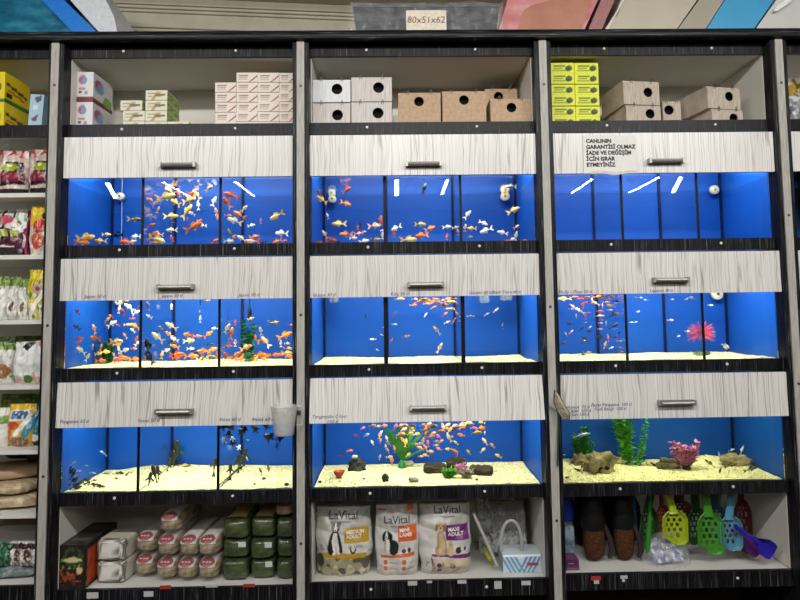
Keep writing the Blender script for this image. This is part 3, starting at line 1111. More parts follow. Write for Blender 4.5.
# ------------------------------------------------------------------ nest boxes
def nestbox(label, px0, px1, pyt, pyb, Y, d, hole, hr, m, rotz=0, hooks=True, group=None, name='nest_box', zb=None):
    a, b = P(px0, pyb, Y), P(px1, pyb, Y)
    lo, hi = (-.3595, .588) if px0 < 550 else (.668, 1.607)
    a.x, b.x = max(a.x, lo), min(b.x, hi)
    w = b.x - a.x
    zb = a.z if zb is None else zb
    zt = P(px0, pyt, Y).z
    h = zt - zb
    hp = P(*hole, Y)
    R = hr / ppm(Y)
    hc = ((hp.x - a.x) - w / 2, hp.z - zb)
    t = thing(name, label, 'nest box', (a.x + w / 2, Y, zb), (0, 0, rotz), group)
    T = .006
    mb = MB()
    W2 = w / 2
    mb.box((-W2, T, 0), (-W2 + T, d, h - T))
    mb.box((W2 - T, T, 0), (W2, d, h - T))
    mb.box((-W2 + T, d - T, 0), (W2 - T, d, h - T))
    mb.box((-W2 + T, T, 0), (W2 - T, d - T, T))
    obj('box_body', mb, m, t, smooth=0, local=True)
    obj('lid', MB().box((-W2 - .001, T + .0005, h - T + .0005), (W2 + .001, d + .001, h)), m, t, smooth=0, local=True)
    n = 40
    fb = MB()
    vs = []
    for k in range(n):
        th = 2 * PI * (k + .5) / n
        dx, dz = cos(th), sin(th)
        s = 1e9
        if dx > 1e-6: s = min(s, (W2 - hc[0]) / dx)
        if dx < -1e-6: s = min(s, (-W2 - hc[0]) / dx)
        if dz > 1e-6: s = min(s, (h - T - hc[1]) / dz)
        if dz < -1e-6: s = min(s, (0 - hc[1]) / dz)
        vs.append((hc[0] + dx * s, hc[1] + dz * s))
    # true corners
    for cx, cz in ((-W2, 0), (W2, 0), (W2, h - T), (-W2, h - T)):
        k = min(range(n), key=lambda i: (vs[i][0] - cx) ** 2 + (vs[i][1] - cz) ** 2)
        vs[k] = (cx, cz)
    V = []
    for y in (0, T):
        V += [(x, y, z) for x, z in vs] + [(hc[0] + R * cos(2 * PI * (k + .5) / n), y, hc[1] + R * sin(2 * PI * (k + .5) / n)) for k in range(n)]
    F = []
    for k in range(n):
        k2 = (k + 1) % n
        F += [(k, k2, n + k2, n + k), (2 * n + k, 3 * n + k, 3 * n + k2, 2 * n + k2), (n + k, n + k2, 3 * n + k2, 3 * n + k), (k, 2 * n + k, 2 * n + k2, k2)]
    fb.add(V, F)
    obj('front_panel', fb, m, t, smooth=30, local=True)
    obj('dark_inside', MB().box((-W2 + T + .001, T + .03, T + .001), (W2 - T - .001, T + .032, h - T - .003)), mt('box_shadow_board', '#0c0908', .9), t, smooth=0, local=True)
    if hooks:
        for s in (-.55, .55):
            x = s * W2
            obj('wire_hook', MB().tube([(x - .004, -.001, h - .012), (x - .003, -.003, h + .004), (x, -.003, h + .013), (x + .003, -.003, h + .004), (x + .004, -.001, h - .01)], .0011, 5), STEEL, t, local=True)
    return t


WHITEW = m_noise2('whitewashed_wood', [(.3, '#b9b0ab'), (.5, '#cfc8c4'), (.7, '#dbd6d3')], 3, .6, (60, 3, 3), .1)
MDF = m_noise2('brown_fibreboard', [(.3, '#b09377'), (.7, '#c9ad90')], 60, .75, (1, 1, 1), .15)
PALEW = m_noise2('pale_worn_wood', [(.3, '#a89a8b'), (.55, '#c2b5a6'), (.75, '#cfc4b8')], 4, .65, (40, 4, 4), .15)
WHITEB = m_noise2('white_coated_wood', [(.3, '#cfd1d6'), (.7, '#e4e5e9')], 4, .4, (40, 4, 4), .05)
G1 = 'white nest boxes with round holes'
nestbox('whitewashed wooden nest box with chipped paint beside its hole, at the jug side', 310.5, 350.5, 103, 126.5, .05, .16, (337.5, 115), 5.6, WHITEW, group=G1, zb=ZT)
nestbox('cleaner white nest box stacked on the chipped one', 310.5, 350.5, 79.5, 102.2, .05, .16, (337, 89), 5.6, WHITEB, group=G1)
nestbox('whitewashed nest box at the foot of the second stack, beside the brown boxes', 351.5, 392, 102, 126.5, .05, .16, (378, 113), 5.6, WHITEW, group=G1, zb=ZT)
nestbox('whitewashed nest box on top of the second stack, tallest in the centre cabinet', 351.5, 392, 77, 101.5, .05, .16, (378.5, 87.5), 5.6, WHITEW, group=G1)
G2 = 'brown fibreboard nest boxes with round holes'
nestbox('brown fibreboard nest box standing next to the whitewashed stack', 398.5, 441, 92.5, 126.5, .04, .17, (419, 101.5), 5, MDF, group=G2, zb=ZT)
nestbox('brown fibreboard nest box in the middle of the front row', 442.8, 486.5, 91, 126.5, .04, .17, (464, 100), 5, MDF, group=G2, zb=ZT)
nestbox('brown fibreboard nest box, lowest of the front row, by the fish net strip', 491, 532, 98.5, 126.5, .03, .15, (511.5, 107.5), 5, MDF, group=G2, zb=ZT)
nestbox('brown fibreboard nest box standing behind the lowest front box', 486, 518, 88.5, 131, .24, .15, (498.5, 96.5), 4.8, MDF, group=G2, zb=ZT)
G3 = 'pale worn wooden nest boxes'
nestbox('pale wooden nest box under the taller of the two stacks, near yellow cartons', 626, 662, 105.2, 124, .05, .22, (650.5, 113.5), 5, PALEW, .10, group=G3, zb=ZT)
nestbox('pale wooden nest box on top of the stack near the yellow cartons', 623, 661, 81, 104.8, .05, .22, (648.5, 92), 5, PALEW, .13, group=G3)
nestbox('small pale nest box set back between the two stacks', 663.5, 681.5, 101, 126, .14, .16, (669, 110), 5, PALEW, 0, group=G3, zb=ZT)
nestbox('dark narrow nest box edge standing far back between the stacks', 683, 690, 103, 126, .22, .1, (686, 112), 2, m_noise2('dark_worn_wood', [(.3, '#4a3d33'), (.7, '#6e5f52')], 4, .7, (40, 4, 4)), 0, False, group=G3, zb=ZT)
nestbox('pale nest box almost hidden by the rail, under the slanted one', 711, 745, 109.3, 124, .05, .24, (734.5, 118), 5, PALEW, .16, group=G3, zb=ZT)
nestbox('pale slanted nest box on top, beside the bare end wall', 706, 743, 87, 109, .05, .24, (730, 96), 5, PALEW, .2, group=G3)

LIME = [('r', .0, .0, 1, .06, '#8f9410'), ('r', .12, .66, .62, .8, '#6a7a18'), ('r', .1, .22, .62, .36, '#98a820'), ('e', .78, .5, .15, .26, '#3d4a22'), ('e', .72, .4, .1, .16, '#1f2a1a'), ('r', .12, .45, .5, .5, '#4f5a18')]
u = P(550.8, 110, .06).x
bw, bh = .1075, (P(565, 63, .06).z - ZT) / 6 - .0008
for i in range(2):
    for j in range(6):
        x = u + i * (bw + .001) + (.002 if j % 2 else 0)
        z = ZT + j * (bh + .0008) - 0
        carton('lime_yellow_carton', 'lime yellow carton with fish picture, %s of the stack %s' % (['bottom', 'second up', 'third up', 'fourth up', 'fifth up', 'topmost'][j], ['by the fish net strip', 'by the nest boxes']
[i]), 'carton', x, x + bw - .002, .05 + .003 * ((i * 5 + j * 2) % 4), .2, z, z + bh,
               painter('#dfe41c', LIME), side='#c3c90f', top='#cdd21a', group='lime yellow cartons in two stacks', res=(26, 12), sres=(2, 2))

# ------------------------------------------------------------------ paper notice on the uppermost flap
a = P(582.5, 135.5, -.0306)
b = P(636.5, 175, -.0306)
nt = thing('paper_notice', 'white paper notice in black capitals taped to the uppermost flap', 'notice', ((a.x + b.x) / 2, -.034, b.z + .008))
def crump(q):
    return Vector((q.x, -.0340 + .0012 * noise.noise(Vector((q.x * 30, 2, q.z * 30))), q.z))
ntw, nth = b.x - a.x, a.z - (b.z + .008)
m = MB().sheet(lambda u, v: crump(Vector((a.x + ntw * u, 0, b.z + .008 + nth * v))), 30, 22)
obj('sheet', m, PAPER, nt)
o = MB()
for i, s in enumerate(['CANLININ', 'GARANT\u0130S\u0130 OLMAZ', '\u0130ADE VE DE\u011e\u0130\u015e\u0130M', '\u0130\u00c7\u0130N ISRAR', 'ETMEY\u0130N\u0130Z']):
    g = text_mb(s, .0232, Vector((a.x + .012, 0, a.z - .033 - i * .0255)), align='LEFT', bold=.0009, warp=lambda q: crump(q) + Vector((0, -.0012, 0)))
    o.add(g.v, g.f)
obj('lettering', o, PRINT, nt, smooth=0)
m = MB().sheet(lambda u, v: Vector((a.x + .03 + (ntw - .03) * u, -.0365, b.z + .004 + .013 * v + .003 * sin(u * 9))), 12, 2)
obj('curled_tape', m, mt('yellowed_tape', '#c9c0ae', .3), nt)

# ------------------------------------------------------------------ on top of the cabinets
YT = .06
ZC = 2.589


def slab(name, label, cat, parts, y0, y1):
    """A tray standing on edge: parts = [(part name, outline in photograph points, material, inset)]."""
    xs = [P(*q, y0).x for q in parts[0][1]]
    t = thing(name, label, cat, (sum(xs) / len(xs), (y0 + y1) / 2, ZC))
    for nm, poly, m, ins in parts:
        pts = [P(*q, y0) for q in poly]
        pg = [(q.x, max(ZC + .001, q.z)) for q in pts]
        mb = MB().prism(pg, y0 + ins, y1 - ins)
        obj(nm, mb, m, t, smooth=0)
    return t


TEAL = m_noise2('wrapped_teal_plastic', [(.3, '#0d4a66'), (.5, '#176a88'), (.78, '#3f93ad')], 9, .18, (1, 1, 2.5), .25, .8)
BLUEP = mt('bright_blue_plastic', '#1577d6', .3)
slab('litter_tray', 'teal plastic tray in clear wrap with bright blue rim, on top of the food shelves', 'tray',
     [('tray_body', [(-40, 60), (84, 60), (68, 8), (52, -30), (-40, -30)], TEAL, .0), ('rim', [(78, 60), (103, 60), (98, 33), (66, 2), (47, -30), (30, -30), (44, 2), (74, 33)], BLUEP, -.02)], .07, .36)
slab('litter_tray', 'white plastic tray with rounded rim standing behind the bright blue rim', 'tray',
     [('tray_body', [(105, 60), (117, 60), (117, 31), (114, 17), (108, 4), (98, -12), (85, -30), (52, -30), (71, 1), (100, 33)], mt('white_plastic', '#cfd3d8', .35), 0)], .07, .36)

# black crate
x0, x1 = P(353, 25, YT).x, P(500, 25, YT).x
zt = P(420, 6, YT).z
t = thing('plastic_crate', 'black plastic crate in clear wrap with a paper size note, on the cabinet top', 'crate', ((x0 + x1) / 2, .2, ZC))
BP = mt('black_plastic', '#2a2a30', .22)
mb = MB()
for i, (k, z, ins) in enumerate(((0, ZC + .001, .012), (1, zt - .03, .002))):
    pass
mb.prism([(x0 + .02, ZC + .001), (x1 - .02, ZC + .001), (x1 - .004, zt - .02), (x1 - .012, zt - .008), (x0 + .012, zt - .008), (x0 + .004, zt - .02)], YT, .40)
obj('crate_body', mb, BP, t)
obj('lid', bevbox(MB(), (x0 - .002, YT - .008, zt - .007), (x1 + .002, .408, zt + .004), .004), mt('dark_grey_plastic', '#4a4b52', .25), t)
def wrap(u, v):
    x = x0 - .012 + (x1 - x0 + .024) * u
    th = v * 2.2
    if th < 1:
        q = Vector((x, YT - .018 - .004 * sin(u * 40), ZC + .004 + (zt - ZC) * th))
    else:
        q = Vector((x, YT - .018 + (th - 1) * .3, zt + .012))
    q += Vector((0, -1, 1)) * .007 * noise.noise(Vector((u * 22, v * 14, 3)))
    return q
obj('film_wrap', MB().sheet(wrap, 70, 40), m_film('crate_film', '#dfe3e8', .16, .08, 26), t)
def wrap2(u, v):
    x = x0 - .006 + (x1 - x0 - .02) * u
    return Vector((x, YT + .26 * v, zt + .010 + .03 * sin(PI * v) ** .5 + .018 * noise.noise(Vector((u * 16, v * 6, 7)))))
obj('bunched_film', MB().sheet(wrap2, 90, 14), FILM, t)
pa, pb = P(406, 11, YT - .022), P(446.5, 33.5, YT - .022)
pz = max(pb.z, ZC + .006)
obj('paper_note', MB().sheet(lambda u, v: Vector((pa.x + (pb.x - pa.x) * u, YT - .029, pz + (pa.z - pz) * v)), 2, 2), mt('cream_note_paper', '#e3d9c6', .7), t)
pm = P(426, 23.5, YT - .0225)
g = text_mb('80x51x62', .042, Vector((pm.x, YT - .0295, pm.z)), shear=.1, ext=.0002)
obj('written_size', g, mt('brown_pencil', '#6a4a35', .7), t, smooth=0)

PINK = m_noise2('pink_translucent_plastic', [(.3, '#b9696c'), (.55, '#cf8d8d'), (.8, '#e3b7b5')], 6, .25, (1, 1, 2), .15, .7)
slab('litter_tray', 'pink plastic tray in clear wrap beside the black crate', 'tray',
     [('tray_body', [(500, 60), (498, 33), (508, -2), (512, -30), (612, -30), (598, 0), (583, 33), (583, 60)], PINK, 0),
      ('inner_panel', [(516, 60), (517, 32), (524, 10), (531, 6), (575, -6), (594, -8), (581, 30), (581, 60)], m_noise2('tan_pink_plastic', [(.3, '#a8705f'), (.7, '#bd8873')], 6, .3), -.006)], .07, .36)
slab('litter_tray', 'thin dark pink tray edge leaning between the pink and beige trays', 'tray',
     [('tray_body', [(588, 60), (587, 33), (601, 0), (614, -30), (628, -30), (612, 6), (600, 33), (598, 60)], mt('dusky_pink_plastic', '#a06f6c', .3), 0)], .07, .36)
slab('litter_tray', 'beige plastic tray leaning beside the pink trays', 'tray',
     [('tray_body', [(604, 60), (602, 33), (618, 14), (634, -30), (716, -30), (697, 0), (674, 33), (674, 60)], mt('beige_plastic', '#b9b09e', .35, var=.05, vscale=8), 0),
      ('rim', [(602, 34), (606, 34), (640, -30), (634, -30), (616, 12)], mt('pale_rim_plastic', '#d3cdbf', .3), -.008)], .07, .36)
slab('litter_tray', 'grey beige plastic tray between the beige and blue ones', 'tray',
     [('tray_body', [(676, 60), (675, 33), (699, 0), (718, -30), (742, -30), (724, 0), (703, 33), (703, 60)], mt('greige_plastic', '#a29b8b', .35, var=.05, vscale=8), 0)], .07, .36)
slab('litter_tray', 'sky blue plastic tray between the grey and white ones', 'tray',
     [('tray_body', [(705, 60), (704, 33), (725, 0), (744, -30), (796, -30), (774, 0), (751, 33), (751, 60)], mt('sky_blue_plastic', '#3f9ccb', .35, var=.05, vscale=8), 0)], .07, .36)
slab('litter_tray', 'white plastic tray with a moulded handle past the sky blue one', 'tray',
     [('tray_body', [(754, 60), (753, 33), (775, 2), (798, -30), (860, -30), (860, 60)], mt('grey_white_plastic', '#c9c8c4', .35, var=.04, vscale=8), 0),
      ('handle', [(771, 13), (773, 9), (786, 0), (791, 0), (788, 4), (775, 13)], mt('white_handle_plastic', '#e9e9e7', .3), -.02)], .07, .36)

sbag('foil_pouch', 'silver and yellow foil bag at the picture edge past the last grey strip', 'bag', 789, 822, 79, ZT, .06, .08, [('n', 7, .0, 3, 0, .55, '#3c4146'), ('n', 6, .25, 8, 0, .7, '#cfd3d6'), ('r', 0, .62, 1, .9, '#b0922e'), ('n', 8, .2, 5, .6, 1, '#5c4a22')], '#8b8f92', seed=51, pyw=100)


# ------------------------------------------------------------------ bottom compartment, first cabinet
Z1, Z2, Z3 = BOTZ[1] - .0035, BOTZ[2] - .0035, BOTZ[3] - .0035
# black and orange cartons, one behind the other
a, b = P(57, 570, .018), P(86, 570, .018)
ht = P(86, 545, .018).z - Z1
BO = [('r', 0, .92, 1, 1, '#1a1614'), ('n', 6, .1, 2, .45, .95, '#37452a'), ('n', 7, .15, 6, .45, .75, '#7f9a3a'), ('e', .5, .66, .35, .05, '#c9c48a'), ('n', 8, .1, 4, .15, .45, '#a2532c'), ('p', [(.5, .2), (.78, .36), (.95, .2)], '#1f1a17'),
      ('r', .1, .22, .6, .3, '#8c3d22'), ('n', 10, .25, 7, 0, .2, '#6d2d1c'), ('r', .9, 0, 1, 1, '#191513'), ('e', .75, .42, .12, .08, '#d9b98a')]
OR = painter('#b84a22', [('r', 0, 0, .08, 1, '#1c1613'), ('r', 0, .9, 1, 1, '#1c1613'), ('r', .12, .15, .9, .75, '#c5532a'), ('n', 5, .2, 3, .1, .7, '#a33d1c'), ('r', 0, 0, 1, .06, '#1c1613')])
TOPB = painter('#2a2724', [('n', 5, .1, 4, 0, 1, '#3c3a33'), ('r', .2, .4, .8, .6, '#55513f')])
for i in range(2):
    carton('terrarium_carton', ['black and orange carton with green front, foremost on the bottom shelf', 'black and orange carton standing behind its green fronted twin'][i], 'carton',
           max(a.x, -1.386), b.x, .018 + i * .146, .162 + i * .146, Z1 + .001, Z1 + ht, painter('#211c19', BO), side='#1c1917', right=OR, top=TOPB, res=(24, 34), sres=(20, 20))
# white floral packs
FLO = [('n', 9, .05, 3, 0, 1, '#8e877c'), ('n', 22, .15, 5, 0, 1, '#5b544b'), ('e', .55, .58, .36, .36, '#e2e0da'), ('r', .38, .3, .6, .42, '#6b6862'), ('n', 16, .3, 8, 0, 1, '#4e4943')]
for i in range(2):
    a, b = P(93 + i * -.5, 570, .06), P(123, 570, .06)
    z0 = Z1 + .001 + i * .088
    m = MB()
    m.ell((0, 0, .0435), ((b.x - a.x) / 2, .075, .0435), nu=60, nv=30, pw=.26, jit=.03, seed=i)
    pf = painter('#cfccc4', FLO)
    m.c = [pf(min(1, max(0, q.x / (b.x - a.x) + .5)), min(1, max(0, q.z / .087))) if q.y < -.05 else lin('#c9c3b4') for q in m.v]
    o = obj('white_pack', m, VCBAG, smooth=60)
    o.location = ((a.x + b.x) / 2 + .01, .14, z0)
    o.rotation_euler = (0, 0, -.05)
    tag(o, ['white floral pack lying under its twin beside the orange carton', 'white floral pack lying on top of its twin beside the orange carton'][i], 'pack')

HAY = m_noise2('dry_hay', [(.3, '#5d4c34'), (.5, '#9a8765'), (.7, '#c7b993')], 60, .6, (1, .25, 1), .8, .5, .006)
HAYLAB = mt('white_hay_label', '#cfccc6', .35, var=.05)
REDO = mt('red_oval_print', '#8a1220', .35, var=.06)


def haypack(px, py, lay, label, Y=.06, L=.32, w=.080, h=.074, rz=-.06):
    p = P(px, py, Y)
    t = thing('hay_pack', label, 'pack', (p.x, Y, lay), (0, 0, rz), 'clear packs of hay with red oval labels')
    obj('hay', MB().ell((0, L / 2, h / 2), (w / 2, L / 2, h / 2), nu=28, nv=14, pw=.45, jit=.04, seed=px), HAY, t, smooth=60, local=True)

    def on(ph, x, off):
        k = max(0, 1 - abs(x / (w / 2)) ** 4.4) ** .23
        c, sn = cos(ph), max(0, sin(ph))
        yy = -math.copysign(abs(c) ** .45, c)
        return Vector((x, L / 2 + yy * (L / 2 + off) * (.35 + .65 * k), h / 2 + sn ** .45 * (h / 2 + off) * k))
    lb = MB().sheet(lambda u, v: on(.12 + 2.6 * v, (u - .5) * w * .84, .004), 10, 40)
    l = obj('label', lb, HAYLAB, t, smooth=60, local=True)
    n = 28
    q = [(0, 0)] + [(cos(2 * PI * k / n), sin(2 * PI * k / n)) for k in range(n)]
    q2 = [(.5 * a, .5 * b) for a, b in q[1:]]
    vs = [on(.62, 0, .0055)] + [on(.62 + b * .24, a * w * .19, .0055) for a, b in q[1:]] + [on(.62 + b * .48, a * w * .38, .0055) for a, b in q[1:]]
    fs = [(0, 1 + k, 1 + (k + 1) % n) for k in range(n)] + [(1 + k, 1 + n + k, 1 + n + (k + 1) % n, 1 + (k + 1) % n) for k in range(n)]
    ov = MB().add(vs, fs)
    obj('red_oval', ov, REDO, l, smooth=60, local=True)
    wm = MB()
    for x in (-.018, -.004, .009):
        wm.sheet(lambda u, v: on(.54 + .16 * v, x + .009 * u, .0065), 2, 2)
    obj('pale_lettering', wm, mt('pale_print', '#d9b9b6', .5), l, smooth=0, local=True)
    obj('film', MB().ell((0, L / 2, h / 2), (w / 2 + .003, L / 2 + .010, h / 2 + .0075), nu=28, nv=14, pw=.42, jit=.04, seed=px + 3), FILMC, t, smooth=60, local=True)


hz = [Z1 + .013, Z1 + .106, Z1 + .199]
haypack(143, 570, hz[0], 'hay pack at the bottom of the column next to the white floral packs', .10, .3)
haypack(144, 550, hz[1], 'hay pack second up in the column next to the white floral packs', .10, .3)
haypack(164, 570, hz[0], 'hay pack at the bottom of the tallest hay column', .055)
haypack(165, 550, hz[1], 'hay pack in the middle of the tallest hay column', .055)
haypack(168, 530, hz[2], 'hay pack on top of the tallest hay column', .06)
haypack(185, 570, hz[0], 'hay pack at the bottom of the third hay column', .05)
haypack(187, 550, hz[1], 'hay pack on top of the third hay column', .05)
haypack(206, 570, hz[0], 'hay pack at the bottom of the hay column touching the green packs', .045)
haypack(206.5, 550, hz[1], 'hay pack on top of the hay column touching the green packs', .045)

GRNP = m_noise2('glossy_dark_green_film', [(.3, '#2b3320'), (.5, '#3f4a2d'), (.68, '#586443'), (.8, '#8d977a')], 16, .22, (1, 1, 2), .5, .8)
KRL = mt('kraft_label', '#b7a26c', .55)
WTAG = mt('white_price_sticker', '#cfcfc8', .5, var=.1)
for ci, (pa, pb) in enumerate(((221, 248.5), (249, 275), (275.5, 293))):
    for j in range(3):
        a, b = P(pa, 550, .07), P(pb, 550, .07)
        bx = min(b.x, -.44)
        hh = .080
        z0 = Z1 + .001 + j * .0825
        t = thing('litter_pack', 'dark green wrapped pack, %s in the %s' % (['bottom', 'middle', 'topmost'][j], ['column touching the hay packs', 'middle green column', 'column against the cabinet side'][ci]), 'pack', ((a.x + bx) / 2, .2, z0), group='dark green wrapped packs')
        w = (bx - a.x) - .003
        dy = .012 * ((ci + j) % 2)
        obj('pack_body', MB().ell((0, dy, hh / 2), (w / 2, .135, hh / 2), nu=32, nv=16, pw=.32, jit=.05, seed=ci * 3 + j), GRNP, t, smooth=60, local=True)
        if j == 2 and ci < 2:
            obj('kraft_label', MB().sheet(lambda u, v: Vector(((u - .5) * w * .82, -.095 + .2 * v, hh + .003 - .006 * abs(2 * u - 1) ** 3)), 8, 4), KRL, t, local=True)
        if (ci, j) in ((0, 1), (1, 1), (1, 0)):
            obj('price_sticker', MB().box((w * .12, -.1375 + dy, hh * .62), (w * .40, -.1355 + dy, hh * .88)), WTAG, t, smooth=0, local=True)
flat_sack('seed_pack', 'pinkish tan pack lying on top of the green column by the cabinet side', P(283, 510, .1).x + .005, .16, Z1 + .2515, .075, .16, .05, m_noise2('pinkish_seed_film', [(.35, '#7d6350'), (.55, '#b49a84'), (.75, '#d5c3b2')], 40, .35, (1, 1, 1), .5), 0, 0, 3, 'pack')

# ------------------------------------------------------------------ dog food bags
def dogbag(label, px0, px1, pyt, pyb, Y, d, acc, acc2, breed, name2, seed):
    a, b = P(px0, 540, Y), P(px1, 540, Y)
    w = b.x - a.x
    h = P((px0 + px1) / 2, pyt + 2.5, Y + d * .45).z - Z2 - .001
    wide = breed == 1
    sh = [('r', 0, .0, 1, .06, '#b3afa6'), ('r', 0, .70, 1, 1, '#a7a49d'), ('p', [(0, .7), (.5, .62), (1, .72), (1, .76), (0, .76)], '#a7a49d'), ('r', 0, .955, 1, 1, '#bdbab4')]
    sh += [('r', .53, .50, .95, .72, acc)]
    if breed == 1:
        sh += [('r', .05, .02, .95, .28, '#9a9377'), ('n', 7, .1, 2, .02, .30, '#c6bf9d'), ('n', 6, .15, 5, .02, .28, '#5b584a'), ('p', [(.05, .34), (.2, .29), (.9, .27), (.9, .34), (.2, .37)], acc),
               ('e', .08, .24, .08, .10, '#3a332b'), ('n', 12, .1, 8, .34, .48, '#a9a69d'), ('e', .66, .40, .05, .06, '#3d3a36'), ('e', .66, .42, .03, .05, '#d9d5cb'),
               # black and white dog sitting
               ('e', .27, .41, .055, .075, '#27211f'), ('p', [(.25, .36), (.245, .50), (.275, .60), (.32, .67), (.41, .67), (.455, .60), (.475, .50), (.475, .36)], '#27211f'),
               ('p', [(.335, .64), (.305, .52), (.315, .36), (.415, .36), (.425, .52), (.395, .64)], '#dcd7cf'), ('r', .362, .35, .370, .46, '#8d877f'), ('e', .33, .355, .03, .022, '#dcd7cf'), ('e', .405, .355, .03, .022, '#dcd7cf'),
               ('p', [(.295, .70), (.262, .775), (.285, .805), (.345, .765)], '#27211f'), ('p', [(.435, .70), (.468, .775), (.445, .805), (.385, .765)], '#27211f'), ('e', .365, .71, .075, .058, '#27211f'),
               ('p', [(.357, .765), (.375, .765), (.395, .69), (.39, .662), (.342, .662), (.337, .69)], '#e0dbd3'), ('e', .366, .682, .016, .010, '#191614'), ('e', .333, .718, .010, .008, '#a58d63'), ('e', .398, .718, .010, .008, '#a58d63')]
    elif breed == 2:
        sh += [('r', .10, .05, .92, .30, '#cfcabf'), ('p', [(.12, .26), (.12, .29), (.9, .345), (.9, .29)], acc), ('e', .22, .20, .05, .035, acc2), ('e', .66, .21, .05, .035, acc2), ('e', .22, .11, .05, .035, acc2), ('e', .66, .12, .05, .035, acc2),
               ('r', .3, .19, .5, .2, '#97928a'), ('r', .74, .2, .9, .21, '#97928a'), ('r', .3, .1, .5, .11, '#97928a'), ('r', .74, .11, .9, .12, '#97928a'), ('e', .82, .955, .09, .05, acc), ('r', .06, .92, .26, .95, '#a85a44'),
               ('e', .42, .42, .12, .11, '#2e2c2f'), ('p', [(.22, .35), (.22, .50), (.30, .58), (.42, .52), (.50, .40), (.50, .345)], '#2e2c2f'), ('p', [(.25, .52), (.23, .40), (.24, .35), (.33, .35), (.34, .46), (.32, .54)], '#dddbd6'), ('e', .28, .585, .085, .062, '#2b292c'), ('p', [(.262, .635), (.285, .635), (.30, .56), (.285, .535), (.24, .535), (.235, .56)], '#e2e0dc'), ('e', .258, .556, .017, .011, '#171517'), ('e', .365, .55, .038, .07, '#1b191c'), ('e', .20, .55, .028, .06, '#1b191c'), ('e', .30, .353, .04, .015, '#dddbd6'), ('e', .48, .355, .05, .02, '#2e2c2f'), ('e', .66, .36, .05, .03, '#3a3735'), ('e', .78, .37, .035, .035, '#3a3735')]
    else:
        sh += [('r', .24, .04, 1, .25, '#cbbda4'), ('p', [(.22, .25), (.26, .29), (1, .23), (1, .29), (.26, .32)], acc), ('r', .22, .04, .25, .26, acc), ('e', .36, .16, .05, .035, acc2), ('e', .36, .08, .05, .035, acc2), ('e', .62, .14, .05, .035, acc2), ('n', 10, .25, 6, .04, .2, '#a9987b'),
               ('e', .37, .36, .06, .07, '#a3855f'), ('p', [(.35, .30), (.345, .48), (.375, .60), (.41, .64), (.46, .64), (.50, .58), (.525, .48), (.53, .30)], '#ae9169'),
               ('p', [(.40, .60), (.385, .45), (.395, .30), (.44, .30), (.445, .46), (.45, .30), (.495, .30), (.50, .46), (.47, .60)], '#c9b089'), ('e', .43, .70, .078, .062, '#b39672'), ('e', .355, .685, .032, .058, '#8a6d48'), ('e', .505, .685, .032, .058, '#8a6d48'),
               ('e', .43, .668, .045, .032, '#cbb592'), ('e', .43, .676, .018, .011, '#3a2d22'), ('e', .40, .712, .011, .009, '#2f251c'), ('e', .462, .712, .011, .009, '#2f251c'),
               ('e', .60, .36, .075, .075, '#c9b38d'), ('e', .60, .45, .045, .04, '#bfa67c'), ('e', .60, .44, .012, .008, '#4a3a2a'), ('e', .75, .36, .06, .045, '#3a3531'), ('e', .83, .39, .045, .05, '#d6d3cd'), ('e', .87, .37, .025, .03, '#33302d')]
    o, fn = pouch('dog_food_bag', label, 'bag', ((a.x + b.x) / 2, Y + d / 2, Z2 + .001), w, h, d, painter('#cdcbc7', sh), seed=seed, res=(96, 136), pinch=.8)
    base = Vector(((a.x + b.x) / 2, Y + d / 2, Z2 + .001))

    def drape(q):
        u = (q.x - base.x) / w + .5
        v = (q.z - base.z) / h
        s = fn(min(1, max(0, u)), min(1, max(0, v)), -1)
        return Vector((q.x, base.y + s.y - .0022, q.z))
    cx = .5 if breed != 3 else .56
    tv = {1: .83, 2: .745, 3: .865}[breed]
    sz = {1: .205, 2: .235, 3: .20}[breed] * w
    g = text_mb('LaVital', sz, base + Vector(((cx - .5) * w, 0, tv * h)), bold=.0004, ext=.0, warp=drape)
    obj('brand_lettering', g, mt('dark_grey_print', '#34363a', .5), o, smooth=0)
    g = text_mb('superpremium', sz * .24, base + Vector(((cx - .5) * w, 0, (tv - .045) * h)), ext=.0, warp=drape)
    obj('small_lettering', g, mt('dark_grey_print', '#34363a', .5), o, smooth=0)
    g = text_mb(name2, .072 * h, base + Vector(((.56 - .5) * w, 0, .63 * h)), align='LEFT', bold=.0008, ext=.0, warp=drape, line=.9)
    obj('variety_lettering', g, mt('pale_panel_print', '#e3ded6', .5), o, smooth=0)
    return o


dogbag('plump white dog food bag with yellow panel and black and white dog', 315.5, 370, 503.5, 577, .05, .12, '#b8912b', '#b8912b', 1, 'MEDIUM\nADULT', 3)
dogbag('slim white dog food bag with orange panel and black spaniel', 376, 418, 501.5, 577, .05, .09, '#d3622e', '#c9653a', 2, 'MINI\nLAMB', 5)
dogbag('large white dog food bag with purple panel and tan dog', 419.5, 471, 500, 575, .045, .13, '#6b2a6e', '#6b2a6e', 3, 'MAXI\nADULT', 8)

# ------------------------------------------------------------------ wrapped trays and wipes
WPL = mt('white_carrier_plastic', '#aaa8a4', .35, var=.04)


def bar(parts, r):
    m = MB()
    for a, b in parts:
        m.tube([a, b], r, 8)
    return m


